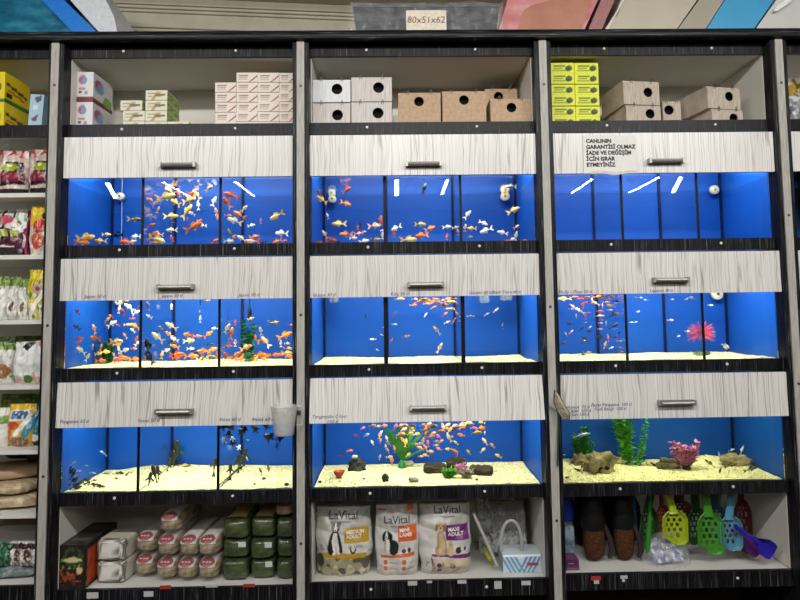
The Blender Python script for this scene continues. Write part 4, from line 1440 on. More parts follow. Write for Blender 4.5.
t = thing('carrier_frame', 'white plastic frame with green printed panel leaning in clear wrap', 'frame', (P(486, 540, .15).x, .15, Z2))
c = [P(474, 511, .26), P(499.5, 570, .05), P(502, 566, .26), P(484, 507, .40)]
m = MB().add(c, [(0, 1, 2, 3)])
m = MB()
nrm = Vector((.03, 0, .012))
m.tube([P(473, 512, .10), P(486, 541, .08), P(497, 566, .06)], .0065, 10)
for q in m.v:
    q.z = max(q.z, Z2 + .006)
obj('frame', m, WPL, t)
pts = [P(475, 522, .13), P(493, 559, .11), P(494, 562, .20), P(478, 519, .21)]
for q in pts:
    q.z = max(q.z, Z2 + .004)
m = MB().sheet(lambda u, v: (pts[0] * (1 - u) + pts[1] * u) * (1 - v) + (pts[3] * (1 - u) + pts[2] * u) * v, 10, 6)
obj('tray_side', m, m_noise2('grey_tan_plastic', [(.3, '#6d655d'), (.7, '#877d72')], 6, .4), t)
pl = [P(485, 543, .10), P(496, 562, .095), P(492, 566, .10), P(482, 548, .105)]
pl = [q + Vector((0, -.02, 0)) for q in pl]
obj('printed_panel', MB().sheet(lambda u, v: (pl[0] * (1 - u) + pl[1] * u) * (1 - v) + (pl[3] * (1 - u) + pl[2] * u) * v, 8, 3), m_noise2('green_yellow_print', [(.35, '#2d4a26'), (.5, '#7d8d35'), (.65, '#c0b24a')], 25, .4, (1, 1, 1), .1), t)

wx0, wx1 = P(503, 560, .07).x, .588
wz = P(520, 556, .07).z
t = thing('wipes_pack', 'blue and white striped pack with red label in clear wrap', 'pack', ((wx0 + wx1) / 2, .15, Z2))
def stripes(u, v):
    c = lin('#b9cbd9')
    for k in range(8):
        x = .08 + k * .115
        if abs(u - (x + (v - .5) * .25 * (1 if k > 3 else -1))) < .022 + .012 * v:
            c = lin('#5c86a8')
    if .62 < u < .93 and .38 < v < .56:
        c = lin('#a3405e')
    if v > .9:
        c = lin('#dbe3e8')
    return c
m = MB()
m.sheet(lambda u, v: Vector((wx0 + (wx1 - wx0) * u, .07 + .012 * v ** 3, Z2 + .001 + (wz - Z2) * v)), 60, 24, cf=stripes)
m.sheet(lambda u, v: Vector((wx0 + (wx1 - wx0) * u, .082 + .12 * v, wz + .001 + .006 * sin(PI * v))), 20, 4, cf=painter('#c3d0d9', []))
for x in (wx0, wx1):
    m.sheet(lambda u, v: Vector((x, .07 + .132 * u, Z2 + .001 + (wz - Z2) * v)), 2, 2, cf=painter('#a8bccb', []))
m.sheet(lambda u, v: Vector((wx0 + (wx1 - wx0) * u, .202, Z2 + .001 + (wz - Z2) * v)), 2, 2, cf=painter('#a8bccb', []))
obj('pack_body', m, VCBAG, t, smooth=50)
m = MB()
pc = P(514, 540, .10)
ap = []
for k in range(15):
    th = PI * k / 14
    ap.append(Vector((pc.x - .02 + .045 * -cos(th) + .01, .11, wz + .008 + .125 * sin(th) ** .7)))
m.tube(ap, .007, 8)
obj('carry_handle', m, WPL, t)

def crumpled(px0, px1, pyt, pyb, Y, dep, seed, amp=.02):
    a, b, top = P(px0, pyb, Y), P(px1, pyb, Y), P(px0, pyt, Y)
    def f(u, v):
        q = Vector((a.x + (b.x - a.x) * u, Y + dep * v ** 1.5 * .8, a.z + (top.z - a.z) * v))
        e = min(1, min(u, 1 - u) * 5)
        n1 = noise.noise(Vector((u * 7 + seed, v * 6, 1)))
        n2 = abs(noise.noise(Vector((u * 15 + seed, v * 11, 4))))
        return q + Vector((.4 * n1, n1 - 1.2 * n2, .5 * n1)) * amp * (.4 + .6 * e)
    return MB().sheet(f, 50, 40)


t = thing('film_wrapped_tray', 'crumpled clear film around stacked white trays behind the striped pack', 'tray', (P(512, 540, .25).x, .28, Z2))
m = MB()
xa, xb = P(488, 540, .3).x, P(524, 540, .3).x
for i in range(4):
    z = Z2 + .003 + i * .062
    poly = [(xa + .02, z), (xb - .03, z), (xb - .005, z + .055), (xa, z + .055)]
    m.prism(poly, .24, .42)
obj('tray_body', m, mt('grey_film_tray', '#7c756c', .35, var=.12, vscale=20), t, smooth=0)
obj('film_wrap', crumpled(479, 526, 499, 552, .225, .05, 2.0, .03), FILMW, t, smooth=70)
obj('film_wrap', crumpled(500, 527, 512, 545, .215, .02, 7.0, .018), FILM, t, smooth=70)

# ------------------------------------------------------------------ bottom compartment, third cabinet
t = thing('purple_carton', 'small purple carton with a pale oval, beside the fish net strip', 'carton', (P(572, 566, .05).x, .08, Z3))
a, b = P(566, 566, .05), P(579, 566, .05)
h = P(572, 560, .05).z - Z3
m = MB().sheet(lambda u, v: Vector((a.x + (b.x - a.x) * u, .05, Z3 + .001 + h * v)), 20, 16, cf=painter('#5d2350', [('e', .42, .62, .36, .2, '#2d2648'), ('r', .2, .58, .62, .66, '#a9a6c0'), ('r', .1, .1, .9, .2, '#8c5a80')]))
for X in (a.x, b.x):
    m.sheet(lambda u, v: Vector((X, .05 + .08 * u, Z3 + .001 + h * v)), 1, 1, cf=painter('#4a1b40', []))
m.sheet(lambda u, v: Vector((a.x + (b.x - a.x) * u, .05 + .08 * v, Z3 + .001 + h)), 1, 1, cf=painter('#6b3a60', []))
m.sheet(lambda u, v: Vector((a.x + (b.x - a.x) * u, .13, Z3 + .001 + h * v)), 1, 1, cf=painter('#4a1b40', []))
obj('carton_body', m, VC, t, smooth=0)
p = P(569.5, 566, .20)
t = thing('spray_bottle', 'blue topped bottle with pale label behind the purple carton', 'bottle', (p.x, .20, Z3))
obj('bottle_body', MB().lathe([(0, 0), (.024, .0), (.026, .01), (.026, .12), (.022, .14), (.012, .15)], 18), m_noise2('pale_blue_label', [(.35, '#51677a'), (.6, '#9fb2bf')], 20, .3, (1, 1, 1), .1), t, local=True)
obj('bottle_cap', MB().lathe([(.013, .151), (.022, .158), (.026, .19), (.024, .25), (.015, .285), (0, .29)], 18), mt('royal_blue_plastic', '#1738a8', .3), t, local=True)

BRB = m_noise2('brown_bristle', [(.3, '#2f1a10'), (.55, '#4d2c1a'), (.75, '#66402a')], 120, .8, (1, 1, 1), .8, .2, .004)
BLK = mt('black_rubber', '#0d0c0d', .5, spec=.3)
for i, (pc, lab) in enumerate(((596.5, 'brown bristled pad under a black cuff, beside the purple carton'), (627, 'brown bristled pad under a black cuff, beside the green scoops'))):
    p, q = P(pc, 568, .12), P(pc, 534, .12)
    w, hh = .046 - .004 * i, (q.z - p.z)
    t = thing('grooming_mitt', lab, 'mitt', (p.x, .15, Z3), (0, 0, .0), 'brown bristled mitts with black cuffs')
    m = MB().ell((0, -.005, hh * .62 + .004), (w, .035, hh * .62), nu=24, nv=16, pw=.75)
    obj('bristle_pad', m, BRB, t, smooth=60, local=True)
    m = MB()
    m.lathe([(w * 1.12, hh * .98), (w * 1.18, hh * 1.06), (w * 1.08, hh * 1.5), (w * .9, hh * 1.9), (w * .6, hh * 2.05), (0, hh * 2.08)], 24, Matrix.Diagonal((1, .85, 1, 1)))
    obj('cuff', m, BLK, t, local=True)
    m = MB().tube([(w * .95, -.02, hh * 1.1), (w * 1.35, -.03, hh * .7), (w * 1.5, -.03, hh * .35), (w * 1.25, -.03, .02)], [.008, .012, .014, .008], 8)
    obj('strap', m, mt('grey_black_strap', '#262424', .45), t, local=True)


a, b = P(579, 540, .26), P(641, 540, .26)
t = thing('added_dark_mass', 'added black masses darkening the space behind the brown mitts', 'bag', ((a.x + b.x) / 2, .3, P(600, 548, .26).z))  # added dark masses that keep the space behind the mitts near black
for i in range(2):
    w = (b.x - a.x) / 2
    m = MB().ell((a.x + w * (.5 + i), .31, P(600, 520, .26).z), (w * .56, .05, .125), nu=24, nv=16, pw=.6, jit=.15, seed=i + 4)
    obj('dark_mass_body', m, mt('dull_black_fill', '#0b0b0d', .7, spec=.2), t, smooth=60)

# perforated scoops hanging by their handles
def scoop(label, hx0, hx1, hyt, bx0, bx1, byt, byb, Y, m, tip=.5, lean=0.0, deep=.016, group='perforated litter scoops', shoulder=.28):
    hc = P((hx0 + hx1) / 2, hyt, Y)
    hc.z = min(hc.z, .626)
    bc = P((bx0 + bx1) / 2, byb, Y)
    bt = P((bx0 + bx1) / 2, byt, Y)
    hw = (hx1 - hx0) / 2 / ppm(Y)
    bw = (bx1 - bx0) / 2 / ppm(Y)
    H = bt.z - bc.z
    t = thing('litter_scoop', label, 'scoop', (bc.x, Y, bc.z), (0, 0, lean), group)
    NU, NV = 17, 19

    def half(v):
        if v > 1 - shoulder:
            k = (v - (1 - shoulder)) / shoulder
            return bw * (1 - .55 * k ** 1.6)
        if v < .14:
            return bw * (.62 + .38 * (v / .14) ** .6)
        return bw

    def pt(u, v):
        s = 2 * u - 1
        x = s * half(v) + 0
        y = -deep * (abs(s) ** 3) + .002
        z = v * H + (tip * .02 * s if v < .14 else 0) - .012 * (1 - s * s) * max(0, 1 - v / .3)
        return Vector((x, y, z))
    vs, fs = [], []
    for j in range(NV + 1):
        for i in range(NU + 1):
            vs.append(pt(i / NU, j / NV))
    for j in range(NV):
        for i in range(NU):
            slot = 2 <= i <= NU - 3 and 2 <= j <= NV - 4 and (i + (j // 2) % 2) % 2 == 0 and j % 2 == 0
            big = 2 <= i <= NU - 3 and 2 <= j <= NV - 4
            if big and ((i + 2 * ((j // 3) % 2)) % 4 in (0, 1)) and j % 3 != 2 and 3 <= i <= NU - 4:
                continue
            a = j * (NU + 1) + i
            fs.append((a, a + 1, a + NU + 2, a + NU + 1))
    mb = MB().add(vs, fs)
    obj('blade', mb, m, t, smooth=60, local=True)
    rim = [pt(0, j / NV) for j in range(NV, -1, -1)] + [pt(i / NU, 0) for i in range(1, NU + 1)] + [pt(1, j / NV) for j in range(1, NV + 1)]
    obj('blade_rim', MB().tube(rim, .0032, 6), m, t, local=True)
    top = Vector((hc.x - bc.x, -.002, hc.z - bc.z))
    neck = Vector((0, .0, H * .97))
    hb = MB()
    path = [neck - Vector((0, 0, H * .08)), neck, neck * .6 + top * .4, top]
    for i, q in enumerate(path):
        pass
    hb.tube(path, [bw * .5, hw * 1.05, hw, hw * .95], 10)
    hb.v = [Vector((q.x, q.y * .45, q.z)) for q in hb.v]
    obj('handle', hb, m, t, local=True)
    return t


LG = mt('lime_green_plastic', '#96a81f', .3)
MG = mt('mid_green_plastic', '#3f8426', .3)
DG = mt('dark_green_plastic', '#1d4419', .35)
BG = mt('blue_grey_plastic', '#4f87a0', .3)
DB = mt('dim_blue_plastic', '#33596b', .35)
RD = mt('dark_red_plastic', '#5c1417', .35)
OD = mt('orange_red_plastic', '#8e3418', .35)
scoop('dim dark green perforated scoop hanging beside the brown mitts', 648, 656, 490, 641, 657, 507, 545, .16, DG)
scoop('bright lime green perforated scoop, hanging furthest forward'.replace('furthest forward', 'in front of a red one'), 664, 671, 488, 662.5, 686.5, 510, 541, .07, LG, tip=-.6)
scoop('dark red scoop hanging behind the lime green one', 674, 684, 488, 670, 690, 500, 522, .30, RD, group=None)
scoop('thin orange red scoop edge hanging behind the lime green one', 659, 663, 488, 657, 668, 505, 530, .20, OD, group=None)
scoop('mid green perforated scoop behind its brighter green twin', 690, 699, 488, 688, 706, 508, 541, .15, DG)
scoop('mid green perforated scoop with bright rim, between lime and blue scoops', 700, 708.5, 488, 697.5, 722.5, 512, 550, .075, MG, tip=-.9)
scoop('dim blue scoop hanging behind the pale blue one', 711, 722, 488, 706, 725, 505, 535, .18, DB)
scoop('pale blue perforated scoop with square handle', 728, 736, 488, 719.5, 741, 516, 547, .08, BG, tip=-.5)
scoop('red scoop hanging behind the pale blue one', 738, 744, 490, 735, 751, 500, 545, .26, RD, group=None)
t = thing('green_brush', 'short bright green handle hanging among the dim scoops by the mitts', 'brush', (P(648, 553, .10).x, .10, P(648, 553, .1).z))
obj('handle', MB().tube([P(650, 490, .11), P(650, 515, .11), P(648.5, 532, .105), P(648, 553, .10)], [.006, .007, .012, .010], 10), mt('grass_green_plastic', '#2f7a24', .35), t)
t = thing('blue_brush', 'thin teal blue handle hanging between the mitts and green scoops', 'brush', (P(635, 530, .2).x, .2, P(635, 530, .2).z))
obj('handle', MB().tube([P(633, 490, .2), P(634, 510, .2), P(636, 528, .2)], [.008, .009, .006], 10), mt('teal_blue_plastic', '#1d5f80', .35), t)


def shovel(label, px, py, Y, m, L=.16, w=.055, ang=.7, yaw=0):
    p = P(px, py, Y)
    t = thing('litter_shovel', label, 'shovel', p, (0, ang, yaw), 'purple and blue nested shovels')
    mb = MB()
    def f(u, v):
        s = 2 * u - 1
        hw = w * (.55 + .45 * min(1, v * 2.2)) * (1 - .2 * max(0, v - .8) / .2 * s * s)
        return Vector((L * v * (1 - .14 * s * s), .024 * (1 - abs(s) ** 2.6) * (1 - .35 * v) - .02, s * hw * .62))
    mb.sheet(f, 14, 16)
    mb.sheet(lambda u, v: f(1 - u, v) + Vector((0, .003, 0)), 14, 16)
    obj('scoop_blade', mb, m, t, smooth=60, local=True)
    obj('handle', MB().tube([(.012, .0, 0), (-.04, .002, 0), (-.10, .004, 0)], [.012, .010, .011], 10), m, t, local=True)


PUR = mt('purple_plastic', '#5a2272', .3)
MAG = mt('magenta_purple_plastic', '#74246f', .3)
BLP = mt('violet_blue_plastic', '#2a1f9a', .28)
shovel('magenta purple shovel lying lowest of the nested shovels', 733, 534, .16, MAG, L=.115, w=.062, ang=.62)
shovel('purple shovel between the magenta and blue ones', 742, 537, .10, PUR, L=.10, w=.062, ang=.70)
shovel('violet blue shovel on top of the nested shovels', 756, 541, .045, BLP, L=.088, w=.06, ang=.62)
obj_ = thing('scoop_tie', 'thin yellow cord lying by the purple shovels', 'cord', (P(744, 556, .14).x, .14, Z3))
obj('cord', MB().tube([P(738, 549, .15), P(741, 554, .14), P(744, 557, .13)], .003, 6), mt('yellow_cord', '#a88f22', .5), obj_)

t = thing('toy_bag', 'crinkled clear bag with blue and white card, lying under the lime scoop', 'bag', (P(665, 560, .1).x, .12, Z3))
ca, cb = P(652, 562, .1), P(682, 562, .1)
def cardc(u, v):
    c = lin('#8a97ab')
    if noise.noise(Vector((u * 6, v * 5, 3))) > .05: c = lin('#3b5c96')
    if noise.noise(Vector((u * 8, v * 7, 9))) > .22: c = lin('#d8dade')
    if noise.noise(Vector((u * 9, v * 7, 15))) > .33: c = lin('#a34b58')
    return c
m = MB().sheet(lambda u, v: Vector((ca.x + (cb.x - ca.x) * u, .07 + .1 * v, Z3 + .012 + .085 * v + .012 * u)), 40, 26, cf=cardc)
obj('card', m, VC, t, smooth=0)
def tb_(u, v):
    th = PI * v
    x = ca.x - .035 + (cb.x - ca.x + .075) * u
    e = sin(PI * u) ** .35
    q = Vector((x, .13 - .085 * cos(th) * e, Z3 + .004 + .115 * sin(th) * e))
    return q + Vector((1, 1, 1)) * .009 * noise.noise(Vector((u * 12, v * 10, 2)))
obj('film', MB().sheet(tb_, 60, 30), FILM, t, smooth=70)

# ------------------------------------------------------------------ jug, net, tags
cu = P(284, 420, -.108)
t = thing('plastic_jug', 'hazy plastic measuring jug hung by its handle from the grey strip', 'jug', (cu.x, -.108, P(284, 435, -.108).z))
k = 1 / ppm(-.108)
H = (435 - 407) * k
m = MB().lathe([(0, .002), (9 * k, 0), (9.6 * k, .004), (11.2 * k, H * .5), (13.2 * k, H - .003), (13.9 * k, H), (13.0 * k, H + .001), (10.9 * k, H * .5), (9.2 * k, .006), (0, .005)], 32)
obj('jug_body', m, HAZY, t, smooth=60, local=True)
m = MB().tube([(12.6 * k, .006, H - .004), (17 * k, .006, H - .002), (18.6 * k, .012, H - .016), (18 * k, .012, H * .62), (16.5 * k, .010, H * .3), (12 * k, .004, H * .35)], .0045, 8)
obj('jug_handle', m, HAZY, t, local=True)
ht_ = P(299, 411, -.06)
t2 = thing('wall_hook', 'small reddish brown hook on the grey strip holding the plastic jug', 'hook', (ht_.x, -.055, ht_.z - .01))
m = MB().tube([(-.003, .002, .004), (-.003, -.012, .002), (-.004, -.016, .008), (-.004, -.014, .014)], .0032, 8)
m.box((-.008, -.0005, -.006), (.006, .0025, .010))
obj('hook_body', m, mt('reddish_brown_hook', '#5a3a3c', .4), t2, local=True)

nt_ = P(562, 402, -.08)
t = thing('fish_net', 'beige fish net with dark green handle hanging beside the grey strip', 'fish net', (P(557, 440, -.06).x, -.065, P(557, 465, -.065).z))
obj('handle', MB().tube([P(557.5, 466, -.062), P(558, 440, -.063), P(558.5, 412, -.066)], .0036, 8), mt('dark_teal_green_plastic', '#17503f', .4), t)
ol = [P(554.5, 390, -.10), P(559.5, 396, -.105), P(565, 406, -.11), P(570, 414, -.11), P(569.5, 419, -.10), P(563, 419.5, -.09), P(557.5, 411, -.075), P(554, 402, -.075)]
cen = sum(ol, Vector()) / len(ol)
def net(u, v):
    th = u * len(ol)
    i = int(th) % len(ol)
    f = th - int(th)
    q = ol[i] * (1 - f) + ol[(i + 1) % len(ol)] * f
    q = q * v + cen * (1 - v)
    return q + Vector((0, -.02 * (1 - v ** 2) + .006 * noise.noise(Vector((u * 9, v * 5, 2))), 0))
obj('net_bag', MB().sheet(net, 32, 8), m_noise2('beige_net_cloth', [(.3, '#a89a86'), (.7, '#d3c8b6')], 60, .8, (1, 1, 1), .6), t, smooth=70)
obj('net_hoop', MB().tube(ol + [ol[0]], .0022, 6), STEEL, t)
hk = P(551.5, 407, -.06)
obj('hanging_loop', MB().tube([P(549.5, 406, -.058), P(553, 408.5, -.066), P(557, 411, -.07)], .003, 6), mt('grey_cord', '#7d766c', .6), t)

WT = mt('white_tag', '#bdbcb8', .5, var=.06)
RT = mt('red_tag', '#a8322e', .5, var=.06)
TAGS = [(92.5, 595.5, 11, 5.5, WT, 'white', 'black and orange cartons', 1), (148.5, 594, 9, 5, WT, 'white', 'first hay column', 1), (165.5, 587.2, 10.5, 3.2, RT, 'red', 'tallest hay column', 1), (211.5, 586, 11, 2.6, WT, 'narrow white', 'hay touching the green packs', 1),
        (249, 585.4, 11, 3, RT, 'red', 'middle green column', 1), (412.5, 583.3, 9, 4, WT, 'white', 'slim orange dog food bag', 2), (429.5, 582, 5, 2, WT, 'tiny white', 'gap between bags', 2), (462, 581.8, 8.5, 3.4, WT, 'white', 'purple dog food bag', 2),
        (498, 585, 7, 7, WT, 'squarish white', 'leaning white frame', 2), (526, 583, 9, 4, WT, 'white', 'striped wipes pack', 2), (596, 578.2, 9.5, 4, RT, 'red', 'first brown mitt', 3), (596.5, 582, 5, 3.4, WT, 'small white', 'first brown mitt', 3), (624, 577.2, 7, 3, WT, 'white', 'second brown mitt', 3)]
for px, py, w, h, m, col, where, kk in TAGS:
    p = P(px, py, -.002)
    k = 1 / ppm(-.002)
    mb = MB().box((p.x - w * k / 2, -.0025, p.z - h * k / 2), (p.x + w * k / 2, -.0006, p.z + h * k / 2))
    if m is WT and w > 8.5:
        pass
    o = recentre(obj('price_tag', mb, m, smooth=0))
    tag(o, '%s price tag on the bottom rail below the %s' % (col, where), 'price tag')


# ------------------------------------------------------------------ fish
FM = {'o': m_fish('fish_orange', '#e05c08', '#f99a2c', .5), 'r': m_fish('fish_red_orange', '#cf3f10', '#ee7636', .5), 'y': m_fish('fish_golden', '#f4a014', '#ffe07c', .46),
      'w': m_fish('fish_white', '#f3d79a', '#fff3d0', .42), 'c': m_fish('fish_orange_white', '#ee6812', '#fde4b4', .5), 'b': m_fish('fish_black', '#08090d', '#1d2129', .6),
      's': m_fish('fish_silver', '#b4c4d2', '#f2f6f4', .45), 'p': m_fish('fish_peach', '#ee7c5c', '#fbd08c', .5), 'n': m_fish('fish_olive', '#4a4628', '#c4a455', .5),
      'm': m_fish('fish_magenta', '#d0406a', '#f6a8a8', .5), 'q': m_fish('fish_pale_pink', '#f6b09c', '#fbf2e0', .45), 'k': m_fish('fish_grey', '#2f352f', '#6c6d60', .55), 'd': m_fish('fish_dark_green', '#1d231c', '#4a4f3c', .6)}
FW = {'o': 'orange', 'r': 'red orange', 'y': 'golden', 'w': 'white', 'c': 'orange and white', 'b': 'black', 's': 'silver', 'p': 'peach', 'n': 'olive brown', 'm': 'magenta pink', 'q': 'pale pink', 'k': 'grey', 'd': 'dark'}


def fin(pts, th=.004):
    """A thin fin from a fan of (x, z) points."""
    n = len(pts)
    vs = [Vector((x, -th, z)) for x, z in pts] + [Vector((x, th, z)) for x, z in pts]
    fs = [(0, i, i + 1) for i in range(1, n - 1)] + [(n, n + i + 1, n + i) for i in range(1, n - 1)]
    fs += [(i, n + i, n + (i + 1) % n, (i + 1) % n) for i in range(n)]
    return vs, fs


KIND = {  # half height, half width, tail start, peak position
    'G': (.138, .088, -.22, .16), 'C': (.175, .075, -.26, .08), 'M': (.105, .06, -.25, .12), 'K': (.085, .07, -.28, .25), 'P': (.10, .05, -.16, .30), 'A': (.24, .07, -.22, .08), 'T': (.14, .06, -.24, .08)}
KNAME = {'G': ('goldfish', 'goldfish', 'goldfish'), 'C': ('cichlid_fish', 'cichlid', 'fish'), 'M': ('molly_fish', 'molly', 'fish'), 'K': ('catfish', 'slim catfish', 'fish'), 'P': ('pleco_fish', 'pleco', 'fish'), 'A': ('angelfish', 'angelfish', 'fish'), 'T': ('tetra_fish', 'tetra', 'fish')}
PROTO = {}


def fish_proto(kind, col):
    hh, hw, ts, pk = KIND[kind]
    m = MB()
    NX, NR = 11, 8
    vs, fs = [], []
    for i in range(NX + 1):
        t = i / NX
        x = .5 - (.5 - ts) * t
        xp = (.5 - pk) / (.5 - ts)
        if t < xp:
            k = math.sqrt(max(0, 1 - ((xp - t) / xp) ** 2))
        else:
            k = .20 + .80 * (.5 + .5 * cos(PI * (t - xp) / (1 - xp))) ** .9
        k = max(k, .04)
        bend = .03 * sin(t * 5) * (t ** 2)
        for j in range(NR):
            th = 2 * PI * j / NR
            vs.append(Vector((x, hw * k * cos(th) + bend, hh * k * sin(th))))
    for i in range(NX):
        for j in range(NR):
            j2 = (j + 1) % NR
            fs.append((i * NR + j, i * NR + j2, (i + 1) * NR + j2, (i + 1) * NR + j))
    fs.append(tuple(range(NR - 1, -1, -1)))
    fs.append(tuple(NX * NR + j for j in range(NR)))
    m.add(vs, fs)
    if kind != 'P':
        for s in (-1, 1):
            m.ell((.5 - .10, s * hw * .62, hh * .22), (.026, .014, .026), nu=6, nv=4, mi=1)
    fins = []
    if kind == 'P':
        fins.append(('tail_fin', [(-.10, 0), (-.30, .045), (-.5, .11), (-.43, 0), (-.5, -.10), (-.30, -.045)]))
        fins.append(('side_fin', [(.22, .07), (.05, .24), (-.02, .22), (.10, .06)]))
        fins.append(('side_fin', [(.22, -.07), (.05, -.24), (-.02, -.22), (.10, -.06)]))
    else:
        b = {'G': .185, 'C': .13, 'M': .10, 'K': .08, 'A': .13, 'T': .11}[kind]
        z = hh * .20
        fins.append(('tail_fin', [(ts + .03, 0), (ts - .03, z), (-.40, b), (-.5, b * 1.05), (-.40, b * .25), (-.39, 0), (-.42, -b * .4), (-.49, -b * .95), (-.38, -b * .9), (ts - .03, -z)]))
        if kind == 'A':
            fins.append(('dorsal_fin', [(.10, hh * .8), (-.02, .44), (-.18, .5), (-.12, .3), (-.18, hh * .3)]))
            fins.append(('anal_fin', [(.10, -hh * .8), (-.05, -.42), (-.2, -.5), (-.13, -.3), (-.18, -hh * .3)]))
        else:
            d = {'G': .12, 'C': .07, 'M': .07, 'K': .09, 'T': .06}[kind]
            fins.append(('dorsal_fin', [(.20, hh * .86), (.12, hh + d), (-.02, hh * .9 + d * .8), (-.14, hh * .5 + d * .4), (-.12, hh * .45)]))
            fins.append(('belly_fin', [(.14, -hh * .85), (.03, -hh - d * .7), (-.02, -hh * .95), (.04, -hh * .7)]))
    if kind == 'K':
        for s in (-1, 1):
            m.tube([(.49, s * .02, -.02), (.56, s * .08, -.05), (.60, s * .12, -.03)], .006, 4)
    split = kind in 'GC'
    if not split:
        for nm, p in fins:
            m.add(*fin(p))
    o = obj(KNAME[kind][0], m, [FM[col], EYEM], smooth=60)
    if split:
        for nm, p in fins:
            f = MB().add(*fin(p))
            obj(nm, f, FM[col], o, smooth=0)
    return o


SECN = {1: ['shelf-side section', 'middle section', 'jug-side section'], 2: ['jug-side section', 'middle section', 'net-side section'], 3: ['net-side section', 'middle section', 'wall-end section']}
TANKN = {1: 'beside food shelves', 2: 'of centre cabinet', 3: 'under paper notice'}
FISH = []
Q = random.Random(5)


def put_fish(r, k, px, py, L, ang, kind, col, Y=None):
    x0, x1 = TX[k][0] + .008, TX[k][1] - .008
    cuts = [x0] + DIV[k] + [x1]
    if r == 2 and k > 1:
        cuts = [x0, x0 + (x1 - x0) / 3, x0 + 2 * (x1 - x0) / 3, x1]
    xf = P(px, py, .02).x
    sec = 0 if xf < cuts[1] else 1 if xf < cuts[2] else 2
    lo, hi = (cuts[sec] + .006, cuts[sec + 1] - .006) if not (r == 2 and k > 1) else (x0, x1)
    best = None
    for tr in range(14):
        y = Y if Y is not None else Q.uniform(.05, .36 if tr < 8 else .15)
        p = P(px, py, y)
        l = L / ppm(y)
        ex = l * .5 * max(.35, abs(cos(math.radians(ang)))) * .92
        cx = min(max(p.x, lo + ex), hi - ex) if hi - lo > 2 * ex else (lo + hi) / 2
        err = abs(cx - p.x) * ppm(y)
        # keep clear of fish already placed
        for f in FISH:
            if f['t'] == (r, k):
                d = (Vector((cx, y, p.z)) - f['p']).length
                m = (l + f['l']) * .30
                if d < m:
                    err += (m - d) * 120
        if best is None or err < best[0]:
            best = (err, Vector((cx, y, p.z)), l)
        if Y is not None or err < .5:
            break
    p, l = best[1], best[2]
    top = WZ[r] - l * (.10 + .3 * abs(sin(math.radians(ang))))
    p.z = min(p.z, top)
    if GZ[r]:
        p.z = max(p.z, gh(r, k, p.x, p.y) + l * (.12 if kind == 'K' else .20))
    else:
        p.z = max(p.z, TZ[r][0] + .008 + l * .22)
    a = ((ang + 180) % 360) - 180
    if abs(a) <= 90:
        yaw, pitch = Q.uniform(-.45, .45), a
    else:
        yaw, pitch = PI + Q.uniform(-.45, .45), (180 - a) if a > 0 else (-180 - a)
    if kind == 'P':
        yaw = 0 if abs(a) <= 90 else PI
    key = (kind, col)
    if key not in PROTO:
        o = PROTO[key] = fish_proto(kind, col)
    else:
        o = copy_tree(PROTO[key])
    o.location = p
    o.rotation_euler = (0, -math.radians(pitch), yaw)
    o.scale = (l, l, l)
    FISH.append(dict(o=o, t=(r, k), s=sec, k=kind, c=col, p=p.copy(), l=l, pitch=pitch))


def school(r, k, ox, oy, kind, data, sc=8.0, f=1.0):
    f *= 1.12
    for q in data:
        zx, zy, L, a, c = q[:5]
        put_fish(r, k, ox + zx / sc, oy + zy / sc, max(2.2, L / sc * f), a, q[5] if len(q) > 5 else kind, c, q[6] if len(q) > 6 else None)


school(0, 1, 60, 173, 'G', [(198, 518, 145, 5, 'y'), (122, 556, 110, 0, 'o'), (325, 545, 100, 180, 'y'), (468, 495, 110, 180, 'b'), (610, 508, 85, 180, 'w'), (595, 370, 105, 0, 'n'), (530, 550, 115, 180, 'o'), (370, 492, 65, 0, 'y'), (575, 552, 70, 20, 'c')])
school(0, 1, 140, 173, 'G', [(67, 222, 75, 150, 'c'), (240, 88, 95, 150, 'y'), (203, 190, 145, 15, 'y'), (145, 295, 55, 75, 'c'), (285, 235, 105, 150, 'y'), (310, 165, 55, 120, 'o'), (390, 220, 130, 10, 'y'), (408, 160, 60, 0, 'o'), (402, 100, 65, 0, 'r'),
 (455, 108, 85, 130, 'y'), (437, 72, 45, 100, 'y'), (550, 118, 72, 40, 'y'), (465, 260, 75, 95, 'w'), (592, 228, 80, 70, 'w'), (375, 310, 135, 48, 'y'), (418, 325, 60, 150, 'w'), (245, 345, 108, 5, 'y'), (77, 420, 68, 20, 'r'), (255, 400, 50, 0, 'b'), (255, 457, 90, 180, 'w'),
 (380, 365, 24, 90, 'o'), (425, 432, 145, 25, 'o'), (462, 397, 85, 30, 'r'), (500, 420, 65, 180, 'w'), (255, 525, 55, 110, 'r'), (80, 490, 85, 30, 'o'), (88, 532, 130, -20, 'y'), (147, 490, 80, 175, 'w'), (152, 530, 65, 0, 'w'), (60, 556, 85, 0, 'o'), (150, 558, 60, 0, 'y'), (598, 546, 70, 30, 'o'), (608, 310, 62, 100, 'c'), (618, 350, 52, -85, 'o'), (120, 180, 30, 120, 'n')])
school(0, 1, 215, 173, 'G', [(130, 180, 118, 160, 'r'), (95, 240, 105, 125, 'o'), (195, 335, 108, 150, 'o'), (235, 285, 65, 45, 'w'), (160, 385, 118, 160, 'w'), (72, 340, 58, 0, 'o'), (290, 420, 62, 10, 'w'), (367, 385, 42, 90, 'o'), (497, 342, 120, 210, 'y'), (535, 483, 112, 175, 'w'),
 (315, 510, 80, 10, 'o'), (215, 525, 85, 150, 'w'), (300, 546, 120, 180, 'c'), (122, 480, 65, 120, 'n'), (102, 545, 80, 0, 'w'), (150, 520, 60, 60, 'o'), (500, 545, 85, 200, 'o'), (555, 542, 55, 0, 'r'), (385, 552, 55, 180, 'b')])
